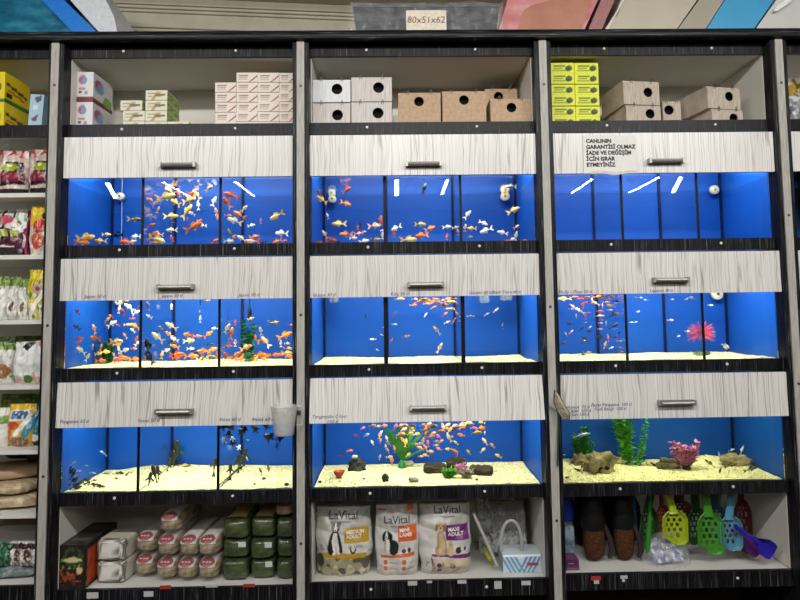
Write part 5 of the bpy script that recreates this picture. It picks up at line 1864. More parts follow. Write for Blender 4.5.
school(0, 2, 305, 173, 'G', [(105, 215, 98, 150, 'y'), (332, 98, 82, 25, 'r'), (115, 165, 62, 118, 'r'), (325, 243, 92, -15, 'o'), (180, 345, 54, 110, 'w'), (275, 407, 115, 180, 'y'), (442, 415, 58, 90, 'b'), (425, 432, 44, 80, 'r'), (555, 422, 105, 5, 'c'), (605, 378, 74, 82, 'r'),
 (160, 495, 82, 125, 'c'), (205, 540, 100, 0, 'r'), (332, 490, 105, 180, 'o'), (385, 520, 64, 0, 'w'), (428, 485, 76, 5, 'c'), (475, 468, 34, 0, 'w'), (470, 545, 80, 10, 'w'), (565, 535, 92, 0, 'n'), (625, 500, 60, 80, 'w'), (618, 460, 34, 10, 'w'), (265, 552, 34, 0, 'b'), (70, 556, 50, 0, 'r')])
school(0, 2, 380, 173, 'G', [(352, 108, 90, 70, 'k'), (130, 440, 95, 200, 'w'), (110, 488, 60, 95, 'o'), (320, 410, 95, -5, 'y'), (400, 445, 95, 20, 'o'), (335, 500, 112, 185, 'o'), (225, 535, 132, 0, 'y'), (535, 432, 70, 5, 'w'), (537, 510, 50, 80, 'o'), (632, 435, 55, 10, 'w'), (645, 470, 52, 95, 'c'), (12, 400, 42, 90, 'r'), (18, 500, 50, 90, 'w')])
school(0, 2, 455, 173, 'G', [(100, 335, 84, 50, 'w'), (82, 440, 60, 80, 'c'), (137, 443, 74, 180, 'y'), (225, 400, 75, -25, 'w'), (253, 458, 105, 200, 'w'), (383, 478, 85, 165, 'w'), (120, 510, 44, 0, 'n'), (465, 300, 108, 22, 'y'), (490, 432, 60, 30, 'c'), (490, 505, 80, 80, 'w'), (420, 542, 54, 0, 'r'), (552, 540, 44, 0, 'r'), (452, 108, 85, 175, 'w'), (400, 130, 54, 85, 'o'), (455, 532, 55, 20, 'w')])
school(1, 1, 58, 295, 'G', [(80, 135, 64, 140, 'r'), (120, 260, 64, 140, 'b'), (290, 275, 80, 110, 'c'), (300, 345, 98, 170, 'o'), (170, 348, 64, 0, 'r'), (165, 376, 64, 20, 'o'), (155, 430, 52, 60, 'r'), (185, 448, 95, 150, 'w'), (235, 500, 68, 60, 'w'), (280, 415, 44, 90, 'c'), (345, 415, 44, 80, 'p'), (395, 198, 68, 30, 'y'),
 (430, 232, 95, 30, 'w'), (425, 170, 44, 150, 'r'), (490, 115, 64, 80, 'w'), (520, 140, 75, 120, 'r'), (570, 100, 85, 140, 'w'), (625, 140, 64, 30, 'w'), (650, 100, 46, 60, 'r'), (595, 188, 48, 0, 'r'), (480, 240, 38, 160, 'r'), (555, 238, 54, 0, 'y'), (618, 250, 92, 155, 'o'), (598, 285, 48, 140, 'w'), (537, 327, 60, 130, 'c'),
 (625, 360, 64, 70, 'r'), (640, 385, 60, 40, 'w'), (605, 430, 54, 0, 'c'), (465, 372, 112, 0, 'y'), (470, 398, 62, 0, 'o'), (420, 395, 62, 0, 'n'), (485, 440, 64, 100, 'w'), (530, 445, 75, 20, 'w'), (320, 470, 74, 10, 'y'), (375, 455, 84, 0, 'y'), (440, 480, 64, 120, 'w'), (500, 500, 94, 0, 'o'), (540, 510, 74, 10, 'o'), (340, 525, 74, 0, 'o'), (480, 522, 74, 20, 'r'), (610, 515, 84, 0, 'o'), (540, 48, 50, 0, 'n')])
school(1, 1, 136, 295, 'G', [(92, 90, 68, 100, 'c'), (105, 172, 54, 150, 'w'), (285, 92, 44, 90, 'w'), (205, 268, 64, 150, 'n'), (285, 250, 98, 150, 'w'), (265, 315, 68, 140, 'c'), (175, 340, 118, 145, 'w'), (90, 415, 125, 95, 'b'), (108, 510, 105, 128, 'b'), (165, 300, 32, 90, 'b'), (310, 355, 74, 160, 'w'), (285, 385, 64, 0, 'b'),
 (310, 410, 84, 160, 'o'), (240, 445, 68, 20, 'w'), (205, 480, 62, 80, 'y'), (325, 475, 112, 0, 'o'), (320, 500, 92, 10, 'r'), (420, 320, 90, 170, 'o'), (490, 330, 64, 0, 'o'), (420, 367, 92, 5, 'y'), (578, 315, 80, 35, 'o'), (632, 268, 54, 180, 'w'), (515, 195, 54, 90, 's'), (510, 135, 28, 90, 'n'), (570, 46, 48, 0, 'c'), (515, 60, 44, 90, 'b'),
 (435, 430, 60, 0, 'w'), (470, 455, 64, -20, 'b'), (440, 490, 104, 0, 'o'), (545, 450, 104, 180, 'o'), (608, 440, 84, 20, 'o'), (595, 395, 54, 0, 'b'), (580, 500, 112, 0, 'n'), (520, 520, 74, 0, 'y'), (650, 475, 54, 95, 'o'), (75, 495, 60, 70, 'y')])
school(1, 1, 212, 295, 'G', [(187, 220, 44, 90, 'r'), (120, 270, 84, 60, 'w'), (155, 310, 94, 80, 'o'), (187, 385, 54, 90, 'c'), (125, 408, 64, 0, 'o'), (310, 190, 54, 20, 'c'), (390, 290, 68, 100, 'w'), (335, 345, 115, 145, 'o'), (430, 375, 104, 130, 'c'), (495, 222, 92, 0, 'n'), (580, 325, 125, 20, 'o'), (628, 240, 46, 0, 'r'), (552, 390, 54, 90, 'w'),
 (600, 388, 54, 0, 'c'), (608, 430, 72, 0, 'n'), (598, 465, 92, 0, 'y'), (270, 420, 92, 20, 'c'), (250, 445, 74, 60, 'o'), (190, 480, 84, 30, 'o'), (90, 480, 72, 150, 'o'), (240, 510, 84, 70, 'o'), (295, 490, 54, 0, 'w'), (320, 510, 94, 30, 'o'), (380, 480, 112, 0, 'o'), (440, 490, 74, 20, 'o'), (350, 520, 74, 60, 'y'), (500, 480, 84, 0, 'o'), (545, 475, 64, 0, 'r'),
 (420, 520, 64, 150, 'y'), (190, 512, 74, 0, 'o'), (615, 492, 72, 0, 'o'), (110, 505, 60, 20, 'y')])
school(1, 2, 305, 293, 'M', [(487, 190, 46, 90, 'b'), (545, 370, 52, 180, 'w'), (615, 335, 28, 150, 'w'), (627, 275, 18, 0, 'w'), (580, 455, 28, 150, 'w'), (570, 62, 32, 60, 'y')])
school(1, 2, 382, 293, 'M', [(100, 250, 42, 0, 'w'), (190, 347, 58, 10, 'c'), (440, 300, 80, 130, 'c'), (460, 440, 80, 60, 'c'), (520, 235, 54, 20, 'w'), (575, 225, 54, 60, 'c'), (500, 170, 54, 30, 'r'), (350, 175, 38, 60, 'w'), (100, 170, 42, 60, 'r'), (75, 380, 36, 60, 'r'), (250, 97, 64, 0, 'r'), (140, 48, 84, 0, 'y'),
 (300, 65, 84, 20, 'o'), (325, 50, 84, 0, 'y'), (375, 60, 84, 170, 'o'), (360, 85, 64, 0, 'o'), (265, 48, 54, 0, 'y'), (415, 115, 58, 20, 'o'), (445, 62, 80, 150, 'o'), (430, 48, 54, 0, 'r'), (485, 95, 84, 0, 'o'), (540, 70, 94, 0, 'y'), (520, 48, 74, 10, 'o'), (575, 46, 54, 0, 'r'), (600, 95, 54, 100, 'c'), (525, 128, 68, 0, 'y'), (575, 130, 54, 150, 'c'), (610, 170, 54, 130, 'c'), (480, 58, 44, 0, 'c'), (400, 78, 54, 30, 'o'), (622, 225, 24, 0, 'p')], f=1.08)
school(1, 2, 458, 293, 'M', [(100, 185, 62, 0, 'n'), (230, 170, 48, 30, 'w'), (303, 138, 54, 40, 'w'), (358, 265, 52, 90, 'n')])
school(1, 3, 555, 290, 'M', [(75, 70, 104, 180, 'y'), (150, 57, 64, 0, 'o'), (205, 70, 54, 0, 'r'), (245, 58, 64, 0, 'o'), (295, 85, 44, 90, 'c'), (325, 105, 66, 150, 'y'), (345, 55, 94, 0, 'o'), (375, 52, 54, 10, 'r'), (440, 54, 64, 0, 'o'), (445, 68, 48, 20, 'r'), (410, 98, 50, 0, 'o'), (450, 128, 66, 170, 'y'), (235, 105, 50, 20, 'r'), (225, 125, 44, 90, 'r'),
 (145, 135, 60, 140, 'c'), (200, 165, 80, 145, 'c'), (205, 155, 38, 90, 'b'), (130, 152, 38, 0, 'w'), (170, 207, 30, 90, 'p'), (265, 182, 40, 0, 'r'), (245, 210, 50, 90, 'r'), (355, 170, 56, 0, 'r'), (355, 208, 70, 0, 'c'), (380, 125, 34, 90, 'p'), (440, 160, 46, 0, 'p'), (520, 192, 50, 160, 'r'), (490, 90, 54, 0, 'b'), (465, 200, 74, 20, 'b'), (460, 188, 54, 60, 'b'),
 (370, 240, 30, 0, 'r'), (365, 265, 34, 0, 'p'), (408, 265, 34, 90, 'w'), (280, 297, 34, 30, 'p'), (360, 312, 40, 0, 'p'), (245, 260, 24, 0, 'r'), (125, 273, 54, 165, 'b'), (210, 312, 44, 30, 'b'), (268, 330, 54, 0, 'b'), (467, 290, 76, 30, 'b'), (512, 347, 40, 70, 'b'), (475, 378, 48, 0, 'b'), (130, 335, 40, 40, 'p'), (90, 355, 34, 120, 'p'), (245, 392, 70, 145, 'b'),
 (225, 417, 54, 20, 'b'), (237, 408, 34, 60, 'w'), (370, 382, 82, 150, 'b'), (425, 385, 54, 100, 'r'), (57, 430, 70, 35, 'b'), (545, 408, 40, 0, 'p'), (400, 440, 60, 70, 'y'), (400, 466, 64, 0, 'b'), (450, 463, 40, 20, 'w'), (218, 530, 48, 10, 'b'), (260, 498, 60, 0, 'n'), (520, 495, 54, 0, 'n')], f=1.1)
school(1, 3, 555, 290, 'T', [(640, 68, 44, 20, 'w'), (685, 62, 30, 0, 'w'), (665, 173, 34, 10, 's'), (612, 258, 34, 0, 's'), (645, 256, 34, 10, 's')])
school(1, 3, 640, 287, 'T', [(167, 183, 36, 0, 'w'), (213, 271, 26, 10, 'w'), (262, 244, 30, 0, 'w'), (388, 100, 30, 0, 's'), (33, 72, 26, 170, 'w'), (178, 68, 20, 0, 's'), (276, 60, 46, 5, 'w'), (255, 68, 26, 0, 's'), (465, 328, 40, -45, 'w'), (480, 325, 36, -45, 's')], sc=5.517)
K1 = [(390, 268, 58, 150, 's'), (50, 350, 44, 40, 's'), (250, 365, 32, 10, 's'), (60, 435, 74, 60), (90, 420, 64, 60), (110, 450, 74, 50), (80, 490, 84, 45), (130, 490, 74, 50), (150, 470, 54, 40, 's'), (180, 410, 44, 10, 's'), (45, 400, 54, 70), (75, 530, 94, 30), (135, 540, 64, 10), (190, 510, 54, 20), (50, 545, 44, 0), (300, 425, 44, 0, 's'),
      (240, 482, 74, 10), (215, 502, 64, 60), (270, 510, 64, 120), (170, 550, 64, 20), (235, 550, 54, 30), (310, 484, 44, 10), (400, 477, 48, 0), (430, 422, 44, 0, 's'), (350, 542, 84, 0), (300, 530, 64, 0), (485, 467, 44, 0), (490, 522, 54, 10), (570, 495, 54, 50), (520, 552, 64, 0), (605, 420, 28, 0), (150, 535, 54, 60)]
school(2, 1, 55, 420, 'K', [(q[0], q[1], q[2], q[3], q[4] if len(q) > 4 else 'k') for q in K1], f=1.15)
school(2, 1, 133, 420, 'P', [(150, 325, 115, 95, 'd', 'P', .40), (75, 432, 110, 95, 'd', 'P', .20), (90, 490, 118, 82, 'd', 'P', .10), (182, 355, 90, 97, 'd', 'P', .36), (178, 450, 150, 105, 'd', 'P', .14), (242, 355, 155, 92, 'd', 'P', .38), (293, 280, 200, 90, 'd', 'P', .40), (283, 372, 66, 80, 'd', 'P', .30), (650, 380, 125, 86, 'd', 'P', .20), (410, 380, 84, 0, 'n', 'K', .38), (420, 413, 30, 10, 'n', 'K', .3)], f=1.1)
school(2, 1, 212, 420, 'P', [(110, 370, 155, 85, 'd', 'P', .28), (62, 420, 110, 88, 'd', 'P', .15), (150, 340, 95, 80, 'd', 'P', .36), (210, 310, 140, 85, 'd', 'P', .39), (185, 335, 84, 95, 'd', 'P', .3), (230, 395, 54, 50, 'd', 'K', .33), (390, 415, 54, 110, 'k', 'K', .25), (450, 395, 74, 95, 'k', 'K', .3), (205, 440, 28, 120, 'k', 'K', .25)], f=1.1)
school(2, 1, 212, 420, 'A', [(80, 55, 60, 90, 'b'), (152, 62, 66, 60, 'b'), (130, 48, 46, 100, 'b'), (135, 115, 66, 90, 'b'), (165, 185, 64, 90, 'b'), (165, 150, 44, 100, 's'), (240, 90, 66, 150, 'b'), (228, 100, 56, 30, 'b'), (262, 78, 56, 90, 'b'), (325, 48, 50, 30, 'b'), (350, 78, 68, 120, 'b'), (440, 50, 66, 150, 'b'), (455, 140, 86, 160, 'b'), (472, 130, 56, 60, 'b'), (540, 145, 76, 20, 'b'), (520, 215, 66, 90, 'b', 'K'),
 (100, 165, 48, 130, 's'), (215, 220, 44, 60, 's'), (280, 308, 34, 120, 'w', 'T'), (280, 160, 34, 0, 's', 'T')])
school(2, 2, 308, 418, 'C', [(440, 80, 42, 20, 'm'), (390, 145, 50, 170, 'm'), (468, 137, 44, 20, 'q'), (515, 198, 44, 120, 'q'), (335, 262, 50, 0, 'r'), (258, 298, 34, 20, 'r'), (575, 315, 44, 80, 'q'), (515, 62, 56, 10, 'p'), (560, 67, 50, 10, 'y'), (605, 62, 64, 0, 'p'), (575, 140, 56, 70, 'y'), (582, 115, 40, 30, 'q'), (580, 185, 40, 80, 'p'), (630, 165, 46, 110, 'q'), (645, 205, 50, 140, 'y'), (622, 232, 40, 100, 'q'), (640, 262, 40, 110, 'q'), (690, 250, 54, 100, 'p'), (650, 312, 54, 0, 'y'), (670, 345, 64, 95, 'p')])
school(2, 2, 375, 418, 'C', [(160, 75, 60, 60, 'p'), (205, 62, 66, 10, 'p'), (225, 95, 66, 20, 'p'), (260, 65, 56, 150, 'p'), (300, 62, 50, 0, 'y'), (290, 90, 50, 30, 'y'), (195, 130, 56, 20, 'p'), (235, 130, 56, 160, 'y'), (280, 125, 56, 20, 'y'), (330, 130, 60, 10, 'y'), (160, 163, 34, 0, 'y'), (225, 180, 56, 120, 'p'), (245, 200, 66, 80, 'p'), (300, 100, 34, 0, 'y'), (265, 295, 50, 40, 'y'), (320, 210, 44, 0, 'y'), (355, 205, 40, 20, 'y'),
 (365, 240, 60, 160, 'p'), (385, 185, 54, 80, 'p'), (425, 205, 54, 100, 'm'), (405, 240, 54, 120, 'p'), (440, 268, 60, 0, 'p'), (365, 307, 40, 0, 'y'), (408, 298, 50, 160, 'y'), (380, 57, 54, 10, 'p'), (425, 55, 60, 30, 'p'), (400, 95, 74, 0, 'p'), (460, 65, 74, 0, 'p'), (410, 130, 64, 60, 'o'), (445, 150, 64, 10, 'o'), (460, 125, 54, 20, 'y'), (435, 85, 54, 150, 'y'), (510, 150, 54, 140, 'm'), (490, 187, 50, 0, 'y'), (527, 190, 50, 30, 'p'), (487, 218, 40, 0, 'y'), (512, 248, 54, 160, 'm'),
 (520, 105, 66, 0, 'o'), (545, 75, 64, 100, 'p'), (575, 62, 64, 30, 'p'), (595, 100, 60, 50, 'y'), (640, 100, 50, 90, 'm'), (570, 85, 46, 0, 'o'), (630, 65, 54, 20, 'y'), (690, 60, 66, 0, 'p'), (720, 48, 54, 0, 'y'), (595, 160, 70, 120, 'y'), (607, 150, 44, 0, 'm'), (690, 137, 60, 170, 'o'), (648, 198, 44, 140, 'y'), (590, 248, 54, 180, 'y'), (640, 265, 60, 150, 'o'), (655, 285, 44, 90, 'm')])
school(2, 2, 430, 418, 'C', [(300, 42, 74, 0, 'y'), (250, 62, 74, 60, 'p'), (262, 78, 54, 0, 'o'), (330, 60, 44, 30, 'm'), (345, 80, 44, 0, 'm'), (405, 82, 84, 0, 'o'), (370, 118, 78, 0, 'y'), (415, 38, 54, 170, 'y'), (438, 118, 26, 80, 'q'), (440, 190, 66, 130, 'c'), (500, 222, 54, 135, 'c'), (422, 258, 54, 40, 'y'), (310, 275, 50, 130, 'y'), (548, 305, 60, 150, 'y')])
school(2, 3, 558, 413, 'K', [(180, 178, 125, 10, 's', 'K', .1), (135, 390, 50, 20, 'k'), (185, 370, 50, 70, 'k'), (165, 462, 76, 150, 'n', 'K', .08), (65, 520, 56, 20, 'n', 'K', .06), (45, 335, 30, 10, 's'), (190, 430, 64, 60, 'n', 'K', .1), (285, 440, 54, 60, 'n', 'K', .08), (110, 400, 54, 30, 'k')])
school(2, 3, 650, 413, 'K', [(395, 243, 36, 100, 's'), (345, 290, 62, 140, 'n'), (400, 335, 48, 65, 'k', 'K', .12), (460, 300, 64, 20, 'n', 'K', .15), (575, 320, 84, 15, 'k', 'K', .1), (465, 212, 42, 10, 's'), (525, 214, 48, 70, 's'), (25, 300, 44, 140, 'b', 'K', .15), (490, 285, 50, 150, 'n', 'K', .2)], sc=5.714, f=1.1)

# names that single each fish out
ORDS = ORD + ['twenty-' + x for x in ORD[1:10]] + ['thirtieth'] + ['thirty-' + x for x in ORD[1:10]] + ['fortieth']
from collections import defaultdict
grp = defaultdict(list)
for f in FISH:
    tl = 'nose up' if f['pitch'] > 28 else 'nose down' if f['pitch'] < -28 else 'level'
    grp[(f['t'], f['s'], f['k'], f['c'], tl)].append(f)
for (t, s, k, c, tl), fs in grp.items():
    fs.sort(key=lambda f: -f['p'].z)
    r, b = t
    sec = SECN[b][s]
    if r == 2 and b > 1:
        sec = sec.replace('section', 'third')
    tank_ = '%s tank %s' % (ROWN[r], TANKN[b])
    for i, f in enumerate(fs):
        kn = KNAME[k]
        if len(fs) == 1:
            lab = '%s %s swimming %s in the %s, %s' % (FW[c], kn[1], tl, sec, tank_)
        else:
            lab = '%s %s %s, %s down in %s, %s' % (FW[c], kn[1], tl, ORDS[i + 1], sec, tank_)
        tag(f['o'], lab, kn[2], 'fish in the %s' % tank_)

# ------------------------------------------------------------------ plants, stones and fittings in the aquariums
LEAFG = m_noise2('green_plastic_leaf', [(.3, '#1d6a2c'), (.6, '#3f9a3a'), (.8, '#86c05a')], 30, .45, (1, 1, 1), .1)
LEAFB = m_noise2('bright_green_leaf', [(.3, '#3c9420'), (.6, '#6cc03a'), (.8, '#a9e060')], 30, .45, (1, 1, 1), .1)
LEAFT = m_noise2('blue_green_leaf', [(.3, '#0f5a48'), (.6, '#2f8a6a'), (.8, '#7cc4a4')], 30, .45, (1, 1, 1), .1)
LEAFD = m_noise2('dark_green_leaf', [(.3, '#0d4020'), (.6, '#226b2c'), (.8, '#46963f')], 30, .45, (1, 1, 1), .1)
LEAFP = m_noise2('pink_leaf', [(.3, '#c05a94'), (.55, '#e49ac0'), (.75, '#f8deea')], 30, .5, (1, 1, 1), .1)
CORAL = m_noise2('coral_pink', [(.3, '#b0305a'), (.6, '#e0606e'), (.8, '#f0a088')], 40, .5, (1, 1, 1), .1)
STEMG = mt('dark_green_stem', '#1c4a22', .5)
BASEG = mt('green_plant_foot', '#1f7a3f', .5)
QP = random.Random(21)


def leafy(label, px, pyb, pyt, Y, halfpx, nst, leafpx, mat_, r, k, cat='aquarium plant', dens=14, base=True, stems=None, bmat=None, leafw=.45, bare=.06, pw=.8):
    p = P(px, pyb, Y)
    z0 = gh(r, k, p.x, Y) if GZ[r] else p.z
    zt = P(px, pyt, Y).z
    H = zt - z0
    hw = halfpx / ppm(Y)
    ll = leafpx / ppm(Y)
    t = thing('aquarium_plant', label, cat, (p.x, Y, z0))
    sm, lm = MB(), MB()
    for i in range(nst):
        if stems:
            tx, th = (stems[i][0] / ppm(Y), (P(px, stems[i][1], Y).z - z0))
        else:
            tx, th = QP.uniform(-1, 1) * hw, H * QP.uniform(.55, 1)
        ty = QP.uniform(-.5, .5) * hw
        pts = [Vector((tx * f ** pw, ty * f, th * f)) for f in (0, .25, .5, .75, 1)]
        sm.tube(pts, [.0022, .002, .0017, .0014, .001], 5)
        for j in range(dens):
            f = bare + (1 - bare) * (j + .5) / dens
            q = Vector((tx * f ** pw, ty * f, th * f))
            for s in range(4):
                a = QP.uniform(0, 2 * PI)
                el = QP.uniform(-.1, .9)
                L = ll * QP.uniform(.6, 1.1) * (1 - .35 * f)
                d = Vector((cos(a) * cos(el), sin(a) * cos(el), sin(el)))
                sd = d.cross(Vector((0, 0, 1)))
                sd = sd.normalized() * L * leafw * .5
                n = sd.cross(d).normalized() * L * .08
                b0 = len(lm.v)
                lm.add([q, q + d * L * .4 + sd + n, q + d * L, q + d * L * .4 - sd + n, q + d * L * .55 - n], [(0, 1, 4), (1, 2, 4), (2, 3, 4), (3, 0, 4)])
    obj('stem', sm, STEMG, t, smooth=60, local=True)
    obj('foliage', lm, mat_, t, smooth=0, local=True)
    if base:
        obj('foot', MB().ell((0, 0, .006), (min(.02, hw * .6), min(.02, hw * .6), .008), nu=12, nv=6, jit=.2), bmat or BASEG, t, local=True)
    return t


leafy('dark green bushy plant half buried among goldfish, shelf-side section of the middle tank', 105, 364, 335, .27, 10, 9, 7.5, LEAFD, 1, 1, pw=.6)
leafy('blue green round leaved plant in the jug-side section of the crowded goldfish tank', 249, 362, 319, .27, 8, 5, 9, LEAFT, 1, 1, dens=9, leafw=.8)
def spiky(label, px, pyb, cy, Y, rpx, mat_, r, k):
    p = P(px, pyb, Y)
    z0 = gh(r, k, p.x, Y)
    c = P(px, cy, Y)
    R = rpx / ppm(Y)
    t = thing('coral_plant', label, 'aquarium plant', (p.x, Y, z0))
    m = MB()
    cc = Vector((0, 0, c.z - z0))
    for i in range(170):
        z = QP.uniform(-.55, 1)
        a = QP.uniform(0, 2 * PI)
        d = Vector((math.sqrt(1 - z * z) * cos(a), math.sqrt(1 - z * z) * sin(a), z))
        L = R * QP.uniform(.75, 1.05)
        q = cc + d * L
        q.y *= 1.0
        m.tube([cc + d * R * .1, cc + d * L * .6 + Vector((0, 0, .002)), q], [.0022, .0018, .0006], 4, caps=False)
    obj('fronds', m, mat_, t, smooth=0, local=True)
    obj('foot', MB().ell((0, 0, .010), (R * .6, R * .5, .016), nu=14, nv=8, jit=.25, seed=3), m_noise2('mossy_foot', [(.3, '#27412a'), (.7, '#5c7a52')], 50, .8), t, local=True)


spiky('pink spiky coral plant on a mossy foot, behind the second divider of the middle tank', 702, 358, 334, .25, 14.5, CORAL, 1, 3)

# sword plant in the cichlid tank
p = P(402, 470, .34)
z0 = gh(2, 2, p.x, .34)
t = thing('sword_plant', 'green broad leaved plant spreading from a small green pot among cichlids', 'aquarium plant', (p.x, .34, z0))
obj('pot', MB().lathe([(0, 0), (.016, 0), (.019, .010), (.015, .022), (.009, .032), (0, .034)], 16), mt('green_pot', '#237a3f', .4), t, local=True)
for tx, py, w in ((-20, 424, .030), (-12, 428, .026), (-4, 424, .030), (6, 426, .030), (14, 426, .028), (22, 432, .026), (26, 446, .02)):
    q = P(402 + tx, py, .34)
    e = Vector((q.x - p.x, QP.uniform(-.05, .05), q.z - z0))
    def lf(u, v):
        b = Vector((e.x * v ** 1.3, e.y * v, .03 + (e.z - .03) * v))
        return b + Vector(((u - .5) * w * max(.12, sin(PI * min(1, .12 + v * .88)) ** .7), .004 * cos(PI * u), 0))
    obj('leaf', MB().sheet(lf, 4, 12), m_noise2('sword_leaf', [(.3, '#14501a'), (.6, '#2b7a24'), (.8, '#55a038')], 20, .4) if 'sword' not in MATS else MATS['sword'], t, smooth=60, local=True)
leafy('small yellow green bushy plant in front of the dark log', 449, 485, 468, .14, 8.5, 16, 6, LEAFB, 2, 2, dens=5, bare=.05, base=False, pw=.5)
leafy('small pink bushy plant behind the pale coral', 462, 477, 463, .22, 7, 12, 5.5, LEAFP, 2, 2, dens=5, bare=.05, base=False, pw=.5)
t = leafy('pale cream coral tuft in front of the small pink plant', 467, 485.5, 469, .13, 7, 16, 5, m_noise2('cream_coral', [(.3, '#a99a8a'), (.7, '#e3dccb')], 40, .7), 2, 2, dens=5, bare=.05, base=False, pw=.5)
leafy('dark green bushy plant behind the hollow driftwood', 585, 466, 427, .33, 11, 14, 8, LEAFG, 2, 3, dens=12, pw=.6)
leafy('tall bright green plant reaching the flap, beside a shorter stem', 629, 463, 408, .32, 12, 8, 8.5, LEAFB, 2, 3, stems=[(-14, 412), (-9, 410), (-3, 408), (2, 408), (5, 411), (-5, 416), (0, 415), (-11, 422)], dens=20, leafw=.6)
leafy('thin pale green stem of leaves leaning beside the tall bright plant', 638, 462, 418, .31, 6, 2, 7, LEAFB, 2, 3, stems=[(10.5, 419), (6, 440)], dens=16, leafw=.6)
leafy('round pink leaved plant on a dark foot, beside the grey rock', 687, 474, 441, .2, 13, 22, 8, LEAFP, 2, 3, dens=6, bare=.22, leafw=.75, bmat=STEMG, pw=.45)

ROCKG = m_noise2('grey_brown_rock', [(.3, '#453d2a'), (.5, '#857853'), (.75, '#b3a778')], 28, .85, (1, 1, 1), .8)
ROCKD = m_noise2('dark_slate_rock', [(.3, '#20241f'), (.7, '#4c5046')], 28, .7, (1, 1, 1), .8)
ROCKP = m_noise2('pale_stone', [(.3, '#b5ac84'), (.7, '#dcd4aa')], 28, .8, (1, 1, 1), .3)
BARK = m_noise2('dark_bark', [(.3, '#17130d'), (.55, '#3a3226'), (.8, '#6a6046')], 14, .85, (1, 4, 4), 1.0)


def stone(name, label, cat, px, pyb, Y, wpx, hpx, m, r, k, dep=.7, seed=0, rotz=0, jit=.35, hole=None, sink=.1):
    p = P(px, pyb, Y)
    w, h = wpx / ppm(Y), hpx / ppm(Y)
    z0 = gh(r, k, p.x, Y) if GZ[r] else p.z
    mb = MB().ell((0, 0, h * (.5 - sink)), (w / 2, w / 2 * dep, h / 2), nu=22, nv=12, jit=jit, seed=seed, pw=.85)
    for q in mb.v:
        q.z = max(q.z, -.003)
    o = thing(name, label, cat, (p.x, Y, z0), (0, 0, rotz))
    obj('stone_body' if 'log' not in name else 'log_body', mb, m, o, smooth=60, local=True)
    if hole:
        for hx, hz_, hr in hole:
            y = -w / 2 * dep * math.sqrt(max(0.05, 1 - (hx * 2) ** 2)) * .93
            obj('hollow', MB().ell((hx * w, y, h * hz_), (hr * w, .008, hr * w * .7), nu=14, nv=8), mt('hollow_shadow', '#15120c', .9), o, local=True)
    return o


stone('ornament', 'dark grey broken pot ornament with a white top on the gravel', 'ornament', 357, 471, .30, 14, 13, ROCKD, 2, 2, seed=4, jit=.7)
pz = P(355, 458, .29)
o = recentre(obj('white_shell', MB().ell((pz.x, .285, pz.z + .006), (.014, .012, .009), nu=14, nv=8, jit=.3), ROCKP, smooth=60))
tag(o, 'small white shell lying on top of the dark broken pot', 'shell')
t = thing('shell_dish', 'red orange fluted shell dish standing on the gravel', 'ornament', (P(339, 476, .17).x, .17, gh(2, 2, P(339, 476, .17).x, .17)))
def sd(u, v):
    a = 2 * PI * u
    rr = .008 + .017 * v ** .7 * (1 + .1 * sin(9 * a))
    return Vector((rr * cos(a), rr * sin(a), .004 + .026 * v))
obj('dish', MB().sheet(sd, 54, 6), m_noise2('red_orange_shell', [(.3, '#b03a22'), (.7, '#e07a50')], 40, .5), t, local=True)
obj('foot', MB().lathe([(0, 0), (.012, 0), (.009, .008), (0, .008)], 14), ROCKD, t, local=True)
stone('cone_stone', 'small dark striped cone shaped stone near the front glass', 'stone', 385.5, 485, .085, 6.5, 8, ROCKD, 2, 2, seed=8)
stone('flat_stone', 'small flat grey stone near the front glass', 'stone', 413.5, 484.5, .085, 10, 4, m_noise2('mid_grey_rock', [(.3, '#5a5a4c'), (.7, '#8a8874')], 40, .8), 2, 2, seed=9)
for i, (px, pyb, w) in enumerate(((320, 481.5, 3.5), (364, 478, 2.5), (386, 475, 2.5), (477, 483, 3))):
    stone('pebble', 'tiny dark pebble on the pale gravel, %s' % ['by the jug-side glass', 'between the red shell and the cone stone', 'behind the cone stone', 'in front of the short dark log'][i], 'pebble', px, pyb, {0: .1, 1: .14, 2: .2, 3: .09}[i], w, w * .6, ROCKD, 2, 2, seed=i)
stone('pale_stone', 'pale flat stone lying beside the green pot', 'stone', 408, 467, .38, 11, 5, ROCKP, 2, 2, seed=5)


def log(label, pxa, pya, pxb, pyb, Ya, Yb, rpx, r, k, seed=0, hollow=True):
    a, b = P(pxa, pya, Ya), P(pxb, pyb, Yb)
    R = rpx / ppm(Ya)
    for q in (a, b):
        q.z = max(q.z, gh(r, k, q.x, q.y) + R * .95)
    t = thing('driftwood_log', label, 'log', ((a.x + b.x) / 2, (Ya + Yb) / 2, min(a.z, b.z) - R))
    pts, rs = [], []
    n = 14
    for i in range(n + 1):
        f = i / n
        pts.append(a.lerp(b, f) + Vector((0, 0, .15 * R * noise.noise(Vector((f * 5, seed, 1))))))
        e = 1 - max(0, abs(2 * f - 1) - .8) / .2 * .35
        rs.append(R * e * (1 + .16 * noise.noise(Vector((f * 7, seed, 5)))))
    m = MB().tube(pts, rs, 16)
    for i, v in enumerate(m.v):
        v += Vector((0, 1, 1)) * R * .10 * noise.noise(Vector(v) * 60)
    obj('log_body', m, BARK, t, smooth=50)
    return t


log('long dark log lying beside the yellow green plant', 423.5, 469, 446, 469, .25, .25, 5, 2, 2, 1)
log('short dark log end lying beside the pale coral tuft', 470, 472, 493, 476.5, .20, .17, 5, 2, 2, 2)
sp = stone('driftwood_stump', 'dark bark stump standing behind the log and pink plant', 'stump', 456, 468, .30, 20, 13, BARK, 2, 2, seed=12, jit=.25)

